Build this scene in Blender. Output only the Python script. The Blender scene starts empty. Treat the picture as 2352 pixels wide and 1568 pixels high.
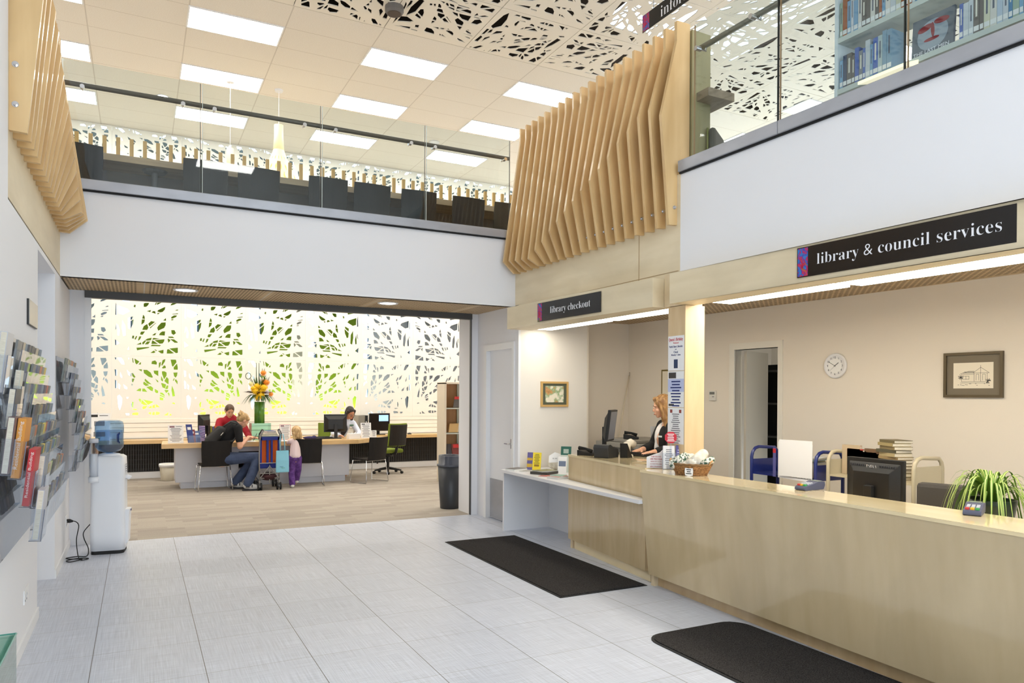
import bpy, bmesh, math, random
from mathutils import Vector, Matrix
from mathutils.geometry import tessellate_polygon
S = bpy.context.scene
C = S.collection
PI = math.pi
random.seed(7)

# ---------------------------------------------------------------- camera, world, exposure
def camera():
    th, pi_, ro, f, yc = .47622, .00504, .00515, 1665.66, 915.63
    c, s = math.cos(th), math.sin(th)
    A = Matrix(((c, -s, 0), (0, 0, -1), (s, c, 0)))
    c, s = math.cos(pi_), math.sin(pi_)
    B = Matrix(((1, 0, 0), (0, c, -s), (0, s, c)))
    c, s = math.cos(ro), math.sin(ro)
    D = Matrix(((c, -s, 0), (s, c, 0), (0, 0, 1)))
    M = D @ B @ A
    r, u, b = M[0], -Vector(M[1]), -Vector(M[2])
    cam = bpy.data.cameras.new('camera')
    cam.lens = f / 2352 * 36
    cam.sensor_width = 36
    cam.shift_y = (yc - 784) / 2352
    cam.clip_start = .05
    o = bpy.data.objects.new('camera', cam)
    C.objects.link(o)
    o.matrix_world = Matrix(((r[0], u[0], b[0], 0), (r[1], u[1], b[1], 0), (r[2], u[2], b[2], 1.6), (0, 0, 0, 1)))
    S.camera = o
camera()
vs = S.view_settings
vs.view_transform = 'Standard'; vs.look = 'None'; vs.gamma = 1; vs.use_curve_mapping = False
vs.exposure = 0.1
S.cycles.use_denoising = True
S.cycles.max_bounces = 8
S.cycles.diffuse_bounces = 5
S.cycles.transparent_max_bounces = 16
W = bpy.data.worlds.new('daylight'); S.world = W; W.use_nodes = True
bg = W.node_tree.nodes['Background']
bg.inputs[0].default_value = (.80, .90, 1.0, 1); bg.inputs[1].default_value = 2.2
def area(name, loc, size, power, col, rot=(0, 0, 0)):
    l = bpy.data.lights.new(name, 'AREA'); l.shape = 'RECTANGLE'; l.size, l.size_y = size
    l.energy = power; l.color = col
    o = bpy.data.objects.new(name, l); C.objects.link(o); o.location = loc; o.rotation_euler = rot
    return o
# added area lamp behind the camera, for daylight from the unseen entrance side
area('added_entrance_daylight', (1.7, -3.9, 3.0), (4.4, 5.6), 120, (.72, .85, 1.0), (PI/2, 0, 0))
LIGHT_CEIL, LIGHT_TUBE, LIGHT_CHECKOUT = 18.0, 16.0, 8.0

# ---------------------------------------------------------------- materials
def lin(c):
    return tuple(((v/255)/12.92 if v/255 <= .04045 else ((v/255+.055)/1.055)**2.4) for v in c) + (1,)
MATS = {}
def mat(name, col=(200, 200, 200), rough=.6, metal=0, emit=None, es=1, spec=.5, coat=0, trans=0, alpha=1):
    if name in MATS: return MATS[name]
    m = bpy.data.materials.new(name); m.use_nodes = True
    b = m.node_tree.nodes['Principled BSDF']
    b.inputs['Base Color'].default_value = lin(col)
    b.inputs['Roughness'].default_value = rough; b.inputs['Metallic'].default_value = metal
    b.inputs['Specular IOR Level'].default_value = spec
    b.inputs['Coat Weight'].default_value = coat
    b.inputs['Transmission Weight'].default_value = trans
    b.inputs['Alpha'].default_value = alpha
    if emit:
        b.inputs['Emission Color'].default_value = lin(emit); b.inputs['Emission Strength'].default_value = es
    m.diffuse_color = lin(col)
    MATS[name] = m
    return m
def nodes(m):
    n = m.node_tree.nodes; l = m.node_tree.links
    return n, l, n['Principled BSDF']
def noise_col(m, c1, c2, scale, stretch=(1, 1, 1), detail=4, lo=.35, hi=.65, bump=0, rot=(0, 0, 0)):
    n, l, b = nodes(m)
    tc = n.new('ShaderNodeTexCoord'); mp = n.new('ShaderNodeMapping'); nz = n.new('ShaderNodeTexNoise'); cr = n.new('ShaderNodeValToRGB')
    mp.inputs['Scale'].default_value = stretch; mp.inputs['Rotation'].default_value = rot
    nz.inputs['Scale'].default_value = scale; nz.inputs['Detail'].default_value = detail
    l.new(tc.outputs['Object'], mp.inputs[0]); l.new(mp.outputs[0], nz.inputs['Vector']); l.new(nz.outputs['Fac'], cr.inputs[0])
    cr.color_ramp.elements[0].position = lo; cr.color_ramp.elements[0].color = lin(c1)
    cr.color_ramp.elements[1].position = hi; cr.color_ramp.elements[1].color = lin(c2)
    l.new(cr.outputs[0], b.inputs['Base Color'])
    if bump:
        bp = n.new('ShaderNodeBump'); bp.inputs['Strength'].default_value = bump; bp.inputs['Distance'].default_value = .01
        l.new(nz.outputs['Fac'], bp.inputs['Height']); l.new(bp.outputs[0], b.inputs['Normal'])
    return cr
def wood(name, c1, c2, grain='z', rough=.45, coat=0, fine=14):
    if name in MATS: return MATS[name]
    m = mat(name, c1, rough, coat=coat)
    st = {'x': (.12, 1, 1), 'y': (1, .12, 1), 'z': (1, 1, .12)}[grain]
    cr = noise_col(m, c1, c2, fine, st, 6, .3, .7)
    # broad figure laid over the fine grain
    n, l, b = nodes(m)
    tc = n.new('ShaderNodeTexCoord'); mp = n.new('ShaderNodeMapping'); nz = n.new('ShaderNodeTexNoise'); mx = n.new('ShaderNodeMix')
    mp.inputs['Scale'].default_value = tuple(a*1.0 if a == 1 else .5 for a in st)
    nz.inputs['Scale'].default_value = 2.2; nz.inputs['Detail'].default_value = 3; nz.inputs['Distortion'].default_value = 1.2
    l.new(tc.outputs['Object'], mp.inputs[0]); l.new(mp.outputs[0], nz.inputs['Vector'])
    mr = n.new('ShaderNodeMapRange'); mr.inputs[1].default_value = .3; mr.inputs[2].default_value = .7; mr.inputs[3].default_value = 0; mr.inputs[4].default_value = .45
    l.new(nz.outputs['Fac'], mr.inputs[0])
    mx.data_type = 'RGBA'; mx.inputs[7].default_value = lin(tuple(v*.9 for v in c1))
    l.new(mr.outputs[0], mx.inputs[0]); l.new(cr.outputs[0], mx.inputs[6]); l.new(mx.outputs[2], b.inputs['Base Color'])
    return m
def math_node(n, l, op, a, b=None, c=None):
    k = n.new('ShaderNodeMath'); k.operation = op
    for i, v in enumerate((a, b, c)):
        if v is None: continue
        if isinstance(v, (int, float)): k.inputs[i].default_value = v
        else: l.new(v, k.inputs[i])
    return k.outputs[0]
def grid_mask(n, l, sep, ax, origin, pitch, width):
    v = math_node(n, l, 'SUBTRACT', sep.outputs[ax], origin - pitch*200)
    v = math_node(n, l, 'FLOORED_MODULO', v, pitch)
    v = math_node(n, l, 'SUBTRACT', v, width/2)     # wrap the line round the joint
    v = math_node(n, l, 'ABSOLUTE', v)
    return math_node(n, l, 'LESS_THAN', v, width/2)
def mixc(n, l, fac, a, b):
    mx = n.new('ShaderNodeMix'); mx.data_type = 'RGBA'
    l.new(fac, mx.inputs[0])
    for i, v in ((6, a), (7, b)):
        if isinstance(v, tuple): mx.inputs[i].default_value = v
        else: l.new(v, mx.inputs[i])
    return mx.outputs[2]
def floor_tile_mat():
    m = mat('linen floor tile', (205, 206, 210), .34, spec=.4)
    n, l, b = nodes(m)
    tc = n.new('ShaderNodeTexCoord'); sep = n.new('ShaderNodeSeparateXYZ'); l.new(tc.outputs['Object'], sep.inputs[0])
    gx = grid_mask(n, l, sep, 0, -.2428, .59384, .0045)
    gy = grid_mask(n, l, sep, 1, 7.546, .61379, .003)
    cols = []
    for st in ((160, 3, 1), (4, 160, 1)):
        mp = n.new('ShaderNodeMapping'); mp.inputs['Scale'].default_value = st
        nz = n.new('ShaderNodeTexNoise'); nz.inputs['Scale'].default_value = 1.0; nz.inputs['Detail'].default_value = 3
        l.new(tc.outputs['Object'], mp.inputs[0]); l.new(mp.outputs[0], nz.inputs['Vector']); cols.append(nz.outputs['Fac'])
    s = math_node(n, l, 'ADD', cols[0], cols[1])
    # each tile a touch lighter or darker
    fx = math_node(n, l, 'FLOOR', math_node(n, l, 'DIVIDE', math_node(n, l, 'SUBTRACT', sep.outputs[0], -.2428), .59384))
    fy = math_node(n, l, 'FLOOR', math_node(n, l, 'DIVIDE', math_node(n, l, 'SUBTRACT', sep.outputs[1], 7.546), .61379))
    cx = n.new('ShaderNodeCombineXYZ'); l.new(fx, cx.inputs[0]); l.new(fy, cx.inputs[1])
    wn = n.new('ShaderNodeTexWhiteNoise'); wn.noise_dimensions = '3D'; l.new(cx.outputs[0], wn.inputs['Vector'])
    s = math_node(n, l, 'ADD', s, math_node(n, l, 'MULTIPLY', wn.outputs['Value'], .12))
    cr = n.new('ShaderNodeValToRGB'); l.new(math_node(n, l, 'MULTIPLY', s, .5), cr.inputs[0])
    cr.color_ramp.elements[0].position = .36; cr.color_ramp.elements[0].color = lin((186, 190, 201))
    cr.color_ramp.elements[1].position = .68; cr.color_ramp.elements[1].color = lin((220, 225, 237))
    g1 = mixc(n, l, gy, cr.outputs[0], lin((150, 148, 146)))
    g2 = mixc(n, l, gx, g1, lin((105, 103, 102)))
    l.new(g2, b.inputs['Base Color'])
    return m
def carpet_mat():
    m = mat('plank carpet', (184, 165, 138), .95, spec=.1)
    n, l, b = nodes(m)
    tc = n.new('ShaderNodeTexCoord'); br = n.new('ShaderNodeTexBrick')
    l.new(tc.outputs['Object'], br.inputs['Vector'])
    br.inputs['Scale'].default_value = 1; br.inputs['Brick Width'].default_value = .5; br.inputs['Row Height'].default_value = .125
    br.inputs['Mortar Size'].default_value = 0; br.offset = .37
    br.inputs['Color1'].default_value = lin((158, 149, 138)); br.inputs['Color2'].default_value = lin((174, 165, 153))
    nz = n.new('ShaderNodeTexNoise'); nz.inputs['Scale'].default_value = 130; nz.inputs['Detail'].default_value = 3
    l.new(tc.outputs['Object'], nz.inputs['Vector'])
    mr = n.new('ShaderNodeMapRange'); mr.inputs[1].default_value = .3; mr.inputs[2].default_value = .7; mr.inputs[3].default_value = .78; mr.inputs[4].default_value = 1.15
    l.new(nz.outputs['Fac'], mr.inputs[0])
    hs = n.new('ShaderNodeHueSaturation'); l.new(mr.outputs[0], hs.inputs['Value']); l.new(br.outputs['Color'], hs.inputs['Color'])
    l.new(hs.outputs[0], b.inputs['Base Color'])
    bp = n.new('ShaderNodeBump'); bp.inputs['Strength'].default_value = .4; bp.inputs['Distance'].default_value = .006
    l.new(nz.outputs['Fac'], bp.inputs['Height']); l.new(bp.outputs[0], b.inputs['Normal'])
    return m
def ceiling_mat():
    m = mat('acoustic ceiling tile', (240, 234, 222), .9, spec=.1)
    n, l, b = nodes(m)
    tc = n.new('ShaderNodeTexCoord'); sep = n.new('ShaderNodeSeparateXYZ'); l.new(tc.outputs['Object'], sep.inputs[0])
    gx = grid_mask(n, l, sep, 0, .57, 1.2, .016); gy = grid_mask(n, l, sep, 1, 9.63, .61, .008)
    nz = n.new('ShaderNodeTexNoise'); nz.inputs['Scale'].default_value = 90; l.new(tc.outputs['Object'], nz.inputs['Vector'])
    cr = n.new('ShaderNodeValToRGB'); l.new(nz.outputs['Fac'], cr.inputs[0])
    cr.color_ramp.elements[0].position = .35; cr.color_ramp.elements[0].color = lin((234, 226, 212))
    cr.color_ramp.elements[1].position = .6; cr.color_ramp.elements[1].color = lin((242, 236, 224))
    g = mixc(n, l, gy, cr.outputs[0], lin((206, 196, 180))); g = mixc(n, l, gx, g, lin((216, 208, 194)))
    l.new(g, b.inputs['Base Color'])
    return m
def perforated_ply_mat():
    m = mat('slotted plywood soffit', (196, 172, 134), .6)
    n, l, b = nodes(m)
    tc = n.new('ShaderNodeTexCoord'); sep = n.new('ShaderNodeSeparateXYZ'); l.new(tc.outputs['Object'], sep.inputs[0])
    hx = grid_mask(n, l, sep, 0, 0, .034, .017); 
    row = math_node(n, l, 'FLOOR', math_node(n, l, 'DIVIDE', sep.outputs[0], .034))
    half = math_node(n, l, 'MULTIPLY', math_node(n, l, 'FLOORED_MODULO', row, 2), .03)
    yy = math_node(n, l, 'ADD', sep.outputs[1], half)
    yy = math_node(n, l, 'FLOORED_MODULO', yy, .06); hy = math_node(n, l, 'LESS_THAN', yy, .038)
    hole = math_node(n, l, 'MULTIPLY', hx, hy)
    edge = grid_mask(n, l, sep, 0, 0, 1.2, .1); hole = math_node(n, l, 'MULTIPLY', hole, math_node(n, l, 'SUBTRACT', 1, edge))
    jx = grid_mask(n, l, sep, 0, 0.05, 1.2, .012); jy = grid_mask(n, l, sep, 1, .1, .5, .01)
    c = mixc(n, l, hole, lin((200, 176, 138)), lin((96, 70, 44)))
    c = mixc(n, l, jx, c, lin((210, 205, 196))); c = mixc(n, l, jy, c, lin((150, 126, 92)))
    l.new(c, b.inputs['Base Color'])
    return m
def glass_mat(name, tint=(232, 245, 240), refl=1.0, haze=0, rough=.02):
    if name in MATS: return MATS[name]
    m = bpy.data.materials.new(name); m.use_nodes = True
    n = m.node_tree.nodes; l = m.node_tree.links
    n.remove(n['Principled BSDF'])
    tr = n.new('ShaderNodeBsdfTransparent'); tr.inputs[0].default_value = lin(tint)
    gl = n.new('ShaderNodeBsdfGlossy'); gl.inputs['Roughness'].default_value = rough
    lw = n.new('ShaderNodeLayerWeight'); lw.inputs['Blend'].default_value = .5
    p5 = math_node(n, l, 'POWER', lw.outputs['Facing'], 5)
    f = math_node(n, l, 'MULTIPLY', math_node(n, l, 'MULTIPLY_ADD', p5, .9, .035), refl)
    mx = n.new('ShaderNodeMixShader'); l.new(f, mx.inputs[0]); l.new(tr.outputs[0], mx.inputs[1]); l.new(gl.outputs[0], mx.inputs[2])
    out = mx.outputs[0]
    if haze:
        df = n.new('ShaderNodeBsdfDiffuse'); df.inputs[0].default_value = lin((235, 238, 240))
        m2 = n.new('ShaderNodeMixShader'); m2.inputs[0].default_value = haze
        l.new(out, m2.inputs[1]); l.new(df.outputs[0], m2.inputs[2]); out = m2.outputs[0]
    l.new(out, n['Material Output'].inputs[0])
    m.diffuse_color = (.8, .9, .9, .3)
    MATS[name] = m
    return m

white = mat('white painted wall', (236, 236, 238), .85, spec=.2)
cream = mat('cream painted wall', (234, 229, 220), .85, spec=.2)
taupe = mat('warm grey painted office wall', (232, 222, 206), .85, spec=.2)
trimw = mat('white gloss trim', (238, 238, 238), .4)
doorw = mat('white door paint', (234, 235, 238), .5)
birch = wood('birch plywood', (225, 203, 165), (236, 217, 182), 'x', .5, fine=9)
birchy = wood('birch plywood face', (222, 205, 170), (234, 219, 188), 'y', .5, fine=9)
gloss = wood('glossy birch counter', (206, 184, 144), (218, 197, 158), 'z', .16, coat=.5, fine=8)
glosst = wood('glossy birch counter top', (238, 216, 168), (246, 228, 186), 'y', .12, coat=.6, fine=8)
glossd = wood('darker birch panel', (196, 166, 122), (212, 184, 142), 'z', .2, coat=.4, fine=8)
finw = wood('laminated beech', (206, 167, 112), (234, 202, 148), 'z', .4, coat=.1, fine=6)
benchw = wood('oak bench', (170, 140, 104), (196, 166, 128), 'x', .45)
desktop = wood('honey beech top', (212, 172, 112), (232, 196, 140), 'x', .35, coat=.2)
shelfw = wood('brown beech shelving', (168, 122, 78), (190, 144, 98), 'z', .45)
steel = mat('brushed steel capping', (170, 174, 182), .38, .35)
noise_col(steel, (160, 162, 168), (172, 174, 180), 3, (1, 1, 2))
chrome = mat('chrome', (210, 210, 212), .15, 1)
dgrey = mat('dark grey metal', (84, 84, 84), .5, .3)
black = mat('black plastic', (24, 23, 22), .45)
blackm = mat('matt black', (18, 18, 18), .8)
rubber = mat('black rubber', (22, 22, 23), .7)
screenm = mat('cream laser cut panel', (250, 247, 238), .7, spec=.2)
ceilpan = mat('cream perforated ceiling panel', (242, 234, 218), .8, spec=.2)
lampm = mat('light diffuser', (255, 255, 255), .5, emit=(255, 250, 242), es=LIGHT_CEIL)
tubem = mat('counter light diffuser', (255, 255, 255), .5, emit=(255, 246, 228), es=LIGHT_TUBE)
checkm = mat('checkout light diffuser', (255, 255, 255), .5, emit=(255, 246, 228), es=LIGHT_CHECKOUT)
glassm = glass_mat('balustrade glass', (246, 251, 252), 1.0)
acryl = glass_mat('clear acrylic', (238, 241, 246), 1.2, haze=.035)
greenglass = glass_mat('green edged glass', (205, 238, 228), 1.5)
paper = mat('white paper', (240, 240, 240), .7)
ink = mat('grey print', (120, 120, 125), .8)
redink = mat('red print', (190, 40, 50), .8)
blueink = mat('blue print', (50, 70, 160), .8)
pagem = mat('book pages', (228, 220, 200), .8)
noise_col(pagem, (212, 202, 180), (236, 229, 210), 40, (1, 1, 20))

# ---------------------------------------------------------------- mesh builder
class MB:
    def __init__(s, T=None):
        s.v, s.f, s.mi, s.m, s.T = [], [], [], 0, T
    def add(s, vs_, fs):
        o = len(s.v)
        s.v += [tuple(s.T @ Vector(p)) if s.T else tuple(p) for p in vs_]
        s.f += [tuple(i+o for i in f) for f in fs]; s.mi += [s.m]*len(fs)
        return s
    def box(s, x0, y0, z0, x1, y1, z1):
        p = [(x, y, z) for z in (z0, z1) for y in (y0, y1) for x in (x0, x1)]
        return s.add(p, [(0, 2, 3, 1), (4, 5, 7, 6), (0, 1, 5, 4), (2, 6, 7, 3), (0, 4, 6, 2), (1, 3, 7, 5)])
    def prism(s, pts, ax, a, b):
        k = {'x': lambda p, t: (t, p[0], p[1]), 'y': lambda p, t: (p[0], t, p[1]), 'z': lambda p, t: (p[0], p[1], t)}[ax]
        n = len(pts)
        vv = [k(p, a) for p in pts] + [k(p, b) for p in pts]
        ff = [tuple(t) for t in tessellate_polygon([[Vector((p[0], p[1], 0)) for p in pts]])]
        ff = ff + [tuple(i+n for i in reversed(t)) for t in ff] + [(i, (i+1) % n, (i+1) % n+n, i+n) for i in range(n)]
        return s.add(vv, ff)
    def quad(s, *p):
        return s.add(p, [tuple(range(len(p)))])
    def ring(s, c, d, r, n):
        d = Vector(d).normalized(); a = d.orthogonal().normalized(); b = d.cross(a)
        return [Vector(c) + a*r*math.cos(2*PI*i/n) + b*r*math.sin(2*PI*i/n) for i in range(n)]
    def cyl(s, p, q, r1, r2=None, n=14):
        r2 = r1 if r2 is None else r2
        d = Vector(q)-Vector(p)
        vv = s.ring(p, d, r1, n) + s.ring(q, d, r2, n)
        return s.add(vv, [(i, (i+1) % n, (i+1) % n+n, i+n) for i in range(n)] + [tuple(reversed(range(n))), tuple(range(n, 2*n))])
    def tube(s, pts, r, n=8):
        pts = [Vector(p) for p in pts]; vv = []; a = None
        for i, p in enumerate(pts):
            d = (pts[min(i+1, len(pts)-1)]-pts[max(i-1, 0)]).normalized()
            a = d.orthogonal().normalized() if a is None else (a - d*a.dot(d)).normalized()
            b = d.cross(a); rr = r[i] if isinstance(r, (list, tuple)) else r
            vv += [p + a*rr*math.cos(2*PI*k/n) + b*rr*math.sin(2*PI*k/n) for k in range(n)]
        ff = [(j*n+i, j*n+(i+1) % n, (j+1)*n+(i+1) % n, (j+1)*n+i) for j in range(len(pts)-1) for i in range(n)]
        ff += [tuple(reversed(range(n))), tuple(range((len(pts)-1)*n, len(pts)*n))]
        return s.add(vv, ff)
    def lathe(s, prof, c=(0, 0, 0), n=24, sx=1, sy=1):
        vv = [(c[0]+r*sx*math.cos(2*PI*i/n), c[1]+r*sy*math.sin(2*PI*i/n), c[2]+z) for r, z in prof for i in range(n)]
        m = len(prof)
        ff = [(j*n+i, j*n+(i+1) % n, (j+1)*n+(i+1) % n, (j+1)*n+i) for j in range(m-1) for i in range(n)]
        ff += [tuple(reversed(range(n))), tuple(range((m-1)*n, m*n))]
        return s.add(vv, ff)
    def ell(s, c, r, R=None, nu=16, nv=10):
        if isinstance(r, (int, float)): r = (r, r, r)
        vv = [(0, 0, -1)]
        for j in range(1, nv):
            t = -PI/2 + PI*j/nv
            vv += [(math.cos(t)*math.cos(2*PI*i/nu), math.cos(t)*math.sin(2*PI*i/nu), math.sin(t)) for i in range(nu)]
        vv.append((0, 0, 1)); L = len(vv)-1
        ff = [(0, 1+(i+1) % nu, 1+i) for i in range(nu)]
        ff += [(1+(j-1)*nu+i, 1+(j-1)*nu+(i+1) % nu, 1+j*nu+(i+1) % nu, 1+j*nu+i) for j in range(1, nv-1) for i in range(nu)]
        ff += [(1+(nv-2)*nu+i, 1+(nv-2)*nu+(i+1) % nu, L) for i in range(nu)]
        out = []
        for p in vv:
            q = Vector((p[0]*r[0], p[1]*r[1], p[2]*r[2]))
            if R: q = R @ q
            out.append(q + Vector(c))
        return s.add(out, ff)
    def cap(s, p, q, r1, r2):          # rounded tapered limb
        s.cyl(p, q, r1, r2, 12); s.ell(p, r1, nu=12, nv=8); s.ell(q, r2, nu=12, nv=8)
        return s
    def build(s, name, mats, parent=None, loc=(0, 0, 0), rz=0, smooth=False, bevel=0, voxel=0, ms=0):
        me = bpy.data.meshes.new(name)
        me.from_pydata(s.v, [], s.f)
        mats = mats if isinstance(mats, (list, tuple)) else [mats]
        for m in mats: me.materials.append(m)
        me.polygons.foreach_set('material_index', s.mi)
        bm = bmesh.new(); bm.from_mesh(me)
        bmesh.ops.recalc_face_normals(bm, faces=bm.faces)
        for f in bm.faces: f.smooth = smooth
        bm.to_mesh(me); bm.free()
        o = bpy.data.objects.new(name, me); C.objects.link(o)
        if voxel:
            md = o.modifiers.new('r', 'REMESH'); md.mode = 'VOXEL'; md.voxel_size = voxel; md.use_smooth_shade = True
            if ms: sm = o.modifiers.new('s', 'SMOOTH'); sm.iterations = ms; sm.factor = .5
            dg = bpy.context.evaluated_depsgraph_get()
            me2 = bpy.data.meshes.new_from_object(o.evaluated_get(dg)); o.modifiers.clear()
            me2.materials.clear()
            for m in mats: me2.materials.append(m)
            o.data = me2; me2.name = name
            for p in me2.polygons: p.use_smooth = True; p.material_index = 0
        if bevel:
            md = o.modifiers.new('b', 'BEVEL'); md.width = bevel; md.segments = 2; md.limit_method = 'ANGLE'
        o.location = loc; o.rotation_euler = (0, 0, rz)
        if parent: o.parent = parent
        return o
def B(x0, y0, z0, x1, y1, z1): return MB().box(x0, y0, z0, x1, y1, z1)
def thing(name, label, cat, loc=(0, 0, 0), rz=0, group=None):
    o = bpy.data.objects.new(name, None); C.objects.link(o); o.empty_display_size = .1
    o.location = loc; o.rotation_euler = (0, 0, rz)
    o['label'] = label; o['category'] = cat
    if group: o['group'] = group
    return o
def tag(o, label, cat, group=None):
    o['label'] = label; o['category'] = cat
    if group: o['group'] = group
    return o
def struct(o, label=None):
    o['kind'] = 'structure'
    if label: o['label'] = label
    return o
def copy_tree(o, parent=None):
    c = o.copy(); C.objects.link(c)
    if parent: c.parent = parent
    for ch in [x for x in KIDS.get(o.name, o.children)]: copy_tree(ch, c)
    return c
KIDS = {}
def dup(o, loc, rz=0, label=None, group=None):
    c = copy_tree(o); c.location = loc; c.rotation_euler = (0, 0, rz)
    if label: c['label'] = label
    if group: c['group'] = group
    return c
def frame(o, right, up):
    r = Vector(right).normalized(); u = Vector(up).normalized(); n = r.cross(u)
    return Matrix(((r[0], u[0], n[0], o[0]), (r[1], u[1], n[1], o[1]), (r[2], u[2], n[2], o[2]), (0, 0, 0, 1)))
def text(body, M, w=None, h=None, m=None, parent=None, serif=False, align='CENTER', name='lettering', off=0):
    if serif:
        body = ''.join(chr(0x1D41A+ord(c)-97) if 'a' <= c <= 'z' else chr(0x1D400+ord(c)-65) if 'A' <= c <= 'Z' else c for c in body)
    cu = bpy.data.curves.new('t', 'FONT'); cu.body = body; cu.size = 1; cu.extrude = .004; cu.offset = off; cu.resolution_u = 3
    o = bpy.data.objects.new('t', cu); C.objects.link(o)
    dg = bpy.context.evaluated_depsgraph_get()
    me = bpy.data.meshes.new_from_object(o.evaluated_get(dg)); bpy.data.objects.remove(o)
    xs = [v.co.x for v in me.vertices]; ys = [v.co.y for v in me.vertices]
    if not xs: return
    W0, H0 = max(xs)-min(xs), max(ys)-min(ys)
    sx = (w/W0) if w else h/H0; sy = (h/H0) if h else sx
    cx = {'CENTER': (max(xs)+min(xs))/2, 'LEFT': min(xs)}[align]; cy = (max(ys)+min(ys))/2
    for v in me.vertices: v.co = M @ Vector(((v.co.x-cx)*sx, (v.co.y-cy)*sy, v.co.z*.1+.0004))
    me.materials.clear(); me.materials.append(m or ink)
    for p in me.polygons: p.material_index = 0
    r = bpy.data.objects.new(name, me); C.objects.link(r)
    if parent: r.parent = parent
    return r
ORD = ['first', 'second', 'third', 'fourth', 'fifth', 'sixth', 'seventh', 'eighth', 'ninth', 'tenth', 'eleventh', 'twelfth', 'thirteenth', 'fourteenth', 'fifteenth', 'sixteenth', 'seventeenth', 'eighteenth', 'nineteenth', 'twentieth', 'twenty-first', 'twenty-second', 'twenty-third', 'twenty-fourth', 'twenty-fifth', 'twenty-sixth', 'twenty-seventh', 'twenty-eighth', 'twenty-ninth', 'thirtieth']
HU="050644 073634 075747 057841;085795 092669 154648 252707 224745;112883 189862 245849 248889;280879 351877 358898 294896;306783 330773 337813 315817;450791 486792 514821 529858 469855 450842;608829 630837 641874 627873;641832 680855 711877 644869;841834 893852 952886 878881 848859;493724 546710 555747;562707 624688 615731 587730;644729 691715 724724 758766 763810 659751;647705 652676 688707;905755 952762 955778 930773;864700 871692 952703 952716;849648 856619 926653 937680 893678;849596 879597 886620 849607;429601 469599 461642 443666;418502 458538 469590 424588;732587 776584 773629;645463 660419 747466 769512 770559 706551 659493;430422 501424 518460 501520 451482;515524 532480 616559 558569;538464 544448 633544 623543;401364 404345 437343 470398 413393;224595 229539 288589 299629 274623;225515 232436 260421 295502 306581 288573;051400 067432 073503 062495;141434 162308 197325 190483 148561;079322 104315 113402 085496;852437 857380 887359 923390 901438;570338 616342 634383 602369;671348 756343 762412 718409 689384;806330 813309 901308 872333;798289 809228 843267 813299;832290 902233 946234 950247 894288;281279 311276 316324 291324;319270 338261 359317 342320;369252 380249 402273 419317 387316;345181 419189 413221;430218 434189 452193 487248 466254;470259 501251 556260 566301 501283;466190 516194 547242 499238;576282 580269 692287 595301;562201 660206 580261 573256;605263 682209 726215 747248 753284 689276;549165 682167 704187 571191;348134 357092 523136 538152;044258 051161 110196;219100 244097 239151;548056 603057 624076 595095;608105 639089 646099 614117;656090 704053 738055 740113;787054 850055 895063 814127 792119;824136 924064 951072 951155"
HL="041970 052940 073936 063970;080970 093936 142865 181862 170913 135970;230969 240937 247969;289969 296898 310890 300964;320961 332890 353866 391914;378866 410866 414901 402901;563880 639870 643907 617939 571923;671827 680819 697867 702916 672899;707864 719854 760924 766965 726945;716819 734809 775819 770851 748864;843957 866852 880844 932917 922958;889832 892795 950795 950836 939896;041783 052676 077692 073778;212778 233699 276675 269723;374790 424754 427790;448783 456730 524674 568658 586666 553741 500783;595774 603730 664686 664774;716764 719722 749633 785697 785746 751767;702625 727596 734628 708690;752608 793568 815559 815641 788676;885746 896689 918664 940697 947751;878621 890608 905648 893656;906616 948555 948607 922643;278723 290683 318651 335667 297731;283596 301579 321640 284640;279556 287513 297556;119676 143644 150668 122739;046621 049487 078487 073597;094486 115470 122533 094565;164549 178485 217469 220501;463617 503565 568549 474642;445574 451548 486524 531538 457595;492507 554452 582441 590494 553525;618645 647593 666585 662609;705568 727503 764487 778552 717576;765475 806482 812533 787539;752463 779414 812442 811462;801410 826356 830397 815426;614480 616432 633413 662415 662448;859461 874355 911366 893461 866535;347448 411438 418483 389483;432438 503430 468482 435483;691402 750366 761373 732414 694423;688367 752341 761352 691387;685347 688302 735293 742330;081360 095187 116139 144233 150328 109384;209346 213319 231323 238345;382308 411251 415312 392320;418243 461218 511217 424304;449306 518222 587265 583276;433179 444150 478162 507206 444199;518169 569167 569208 547200;579175 616171 616228 583215;628232 631182 684186 651222;860247 904230 914246 889262;277230 284182 302182 308269 291269;284150 347136 362156 305158;281063 369056 383092 362104 298094;516088 559060 566103 536104;575059 612058 616110 582103;627058 670063 692089 677105 631113;747050 806048 816105;826048 859047 856076 838075;193089 207057 249056 249088"
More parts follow.
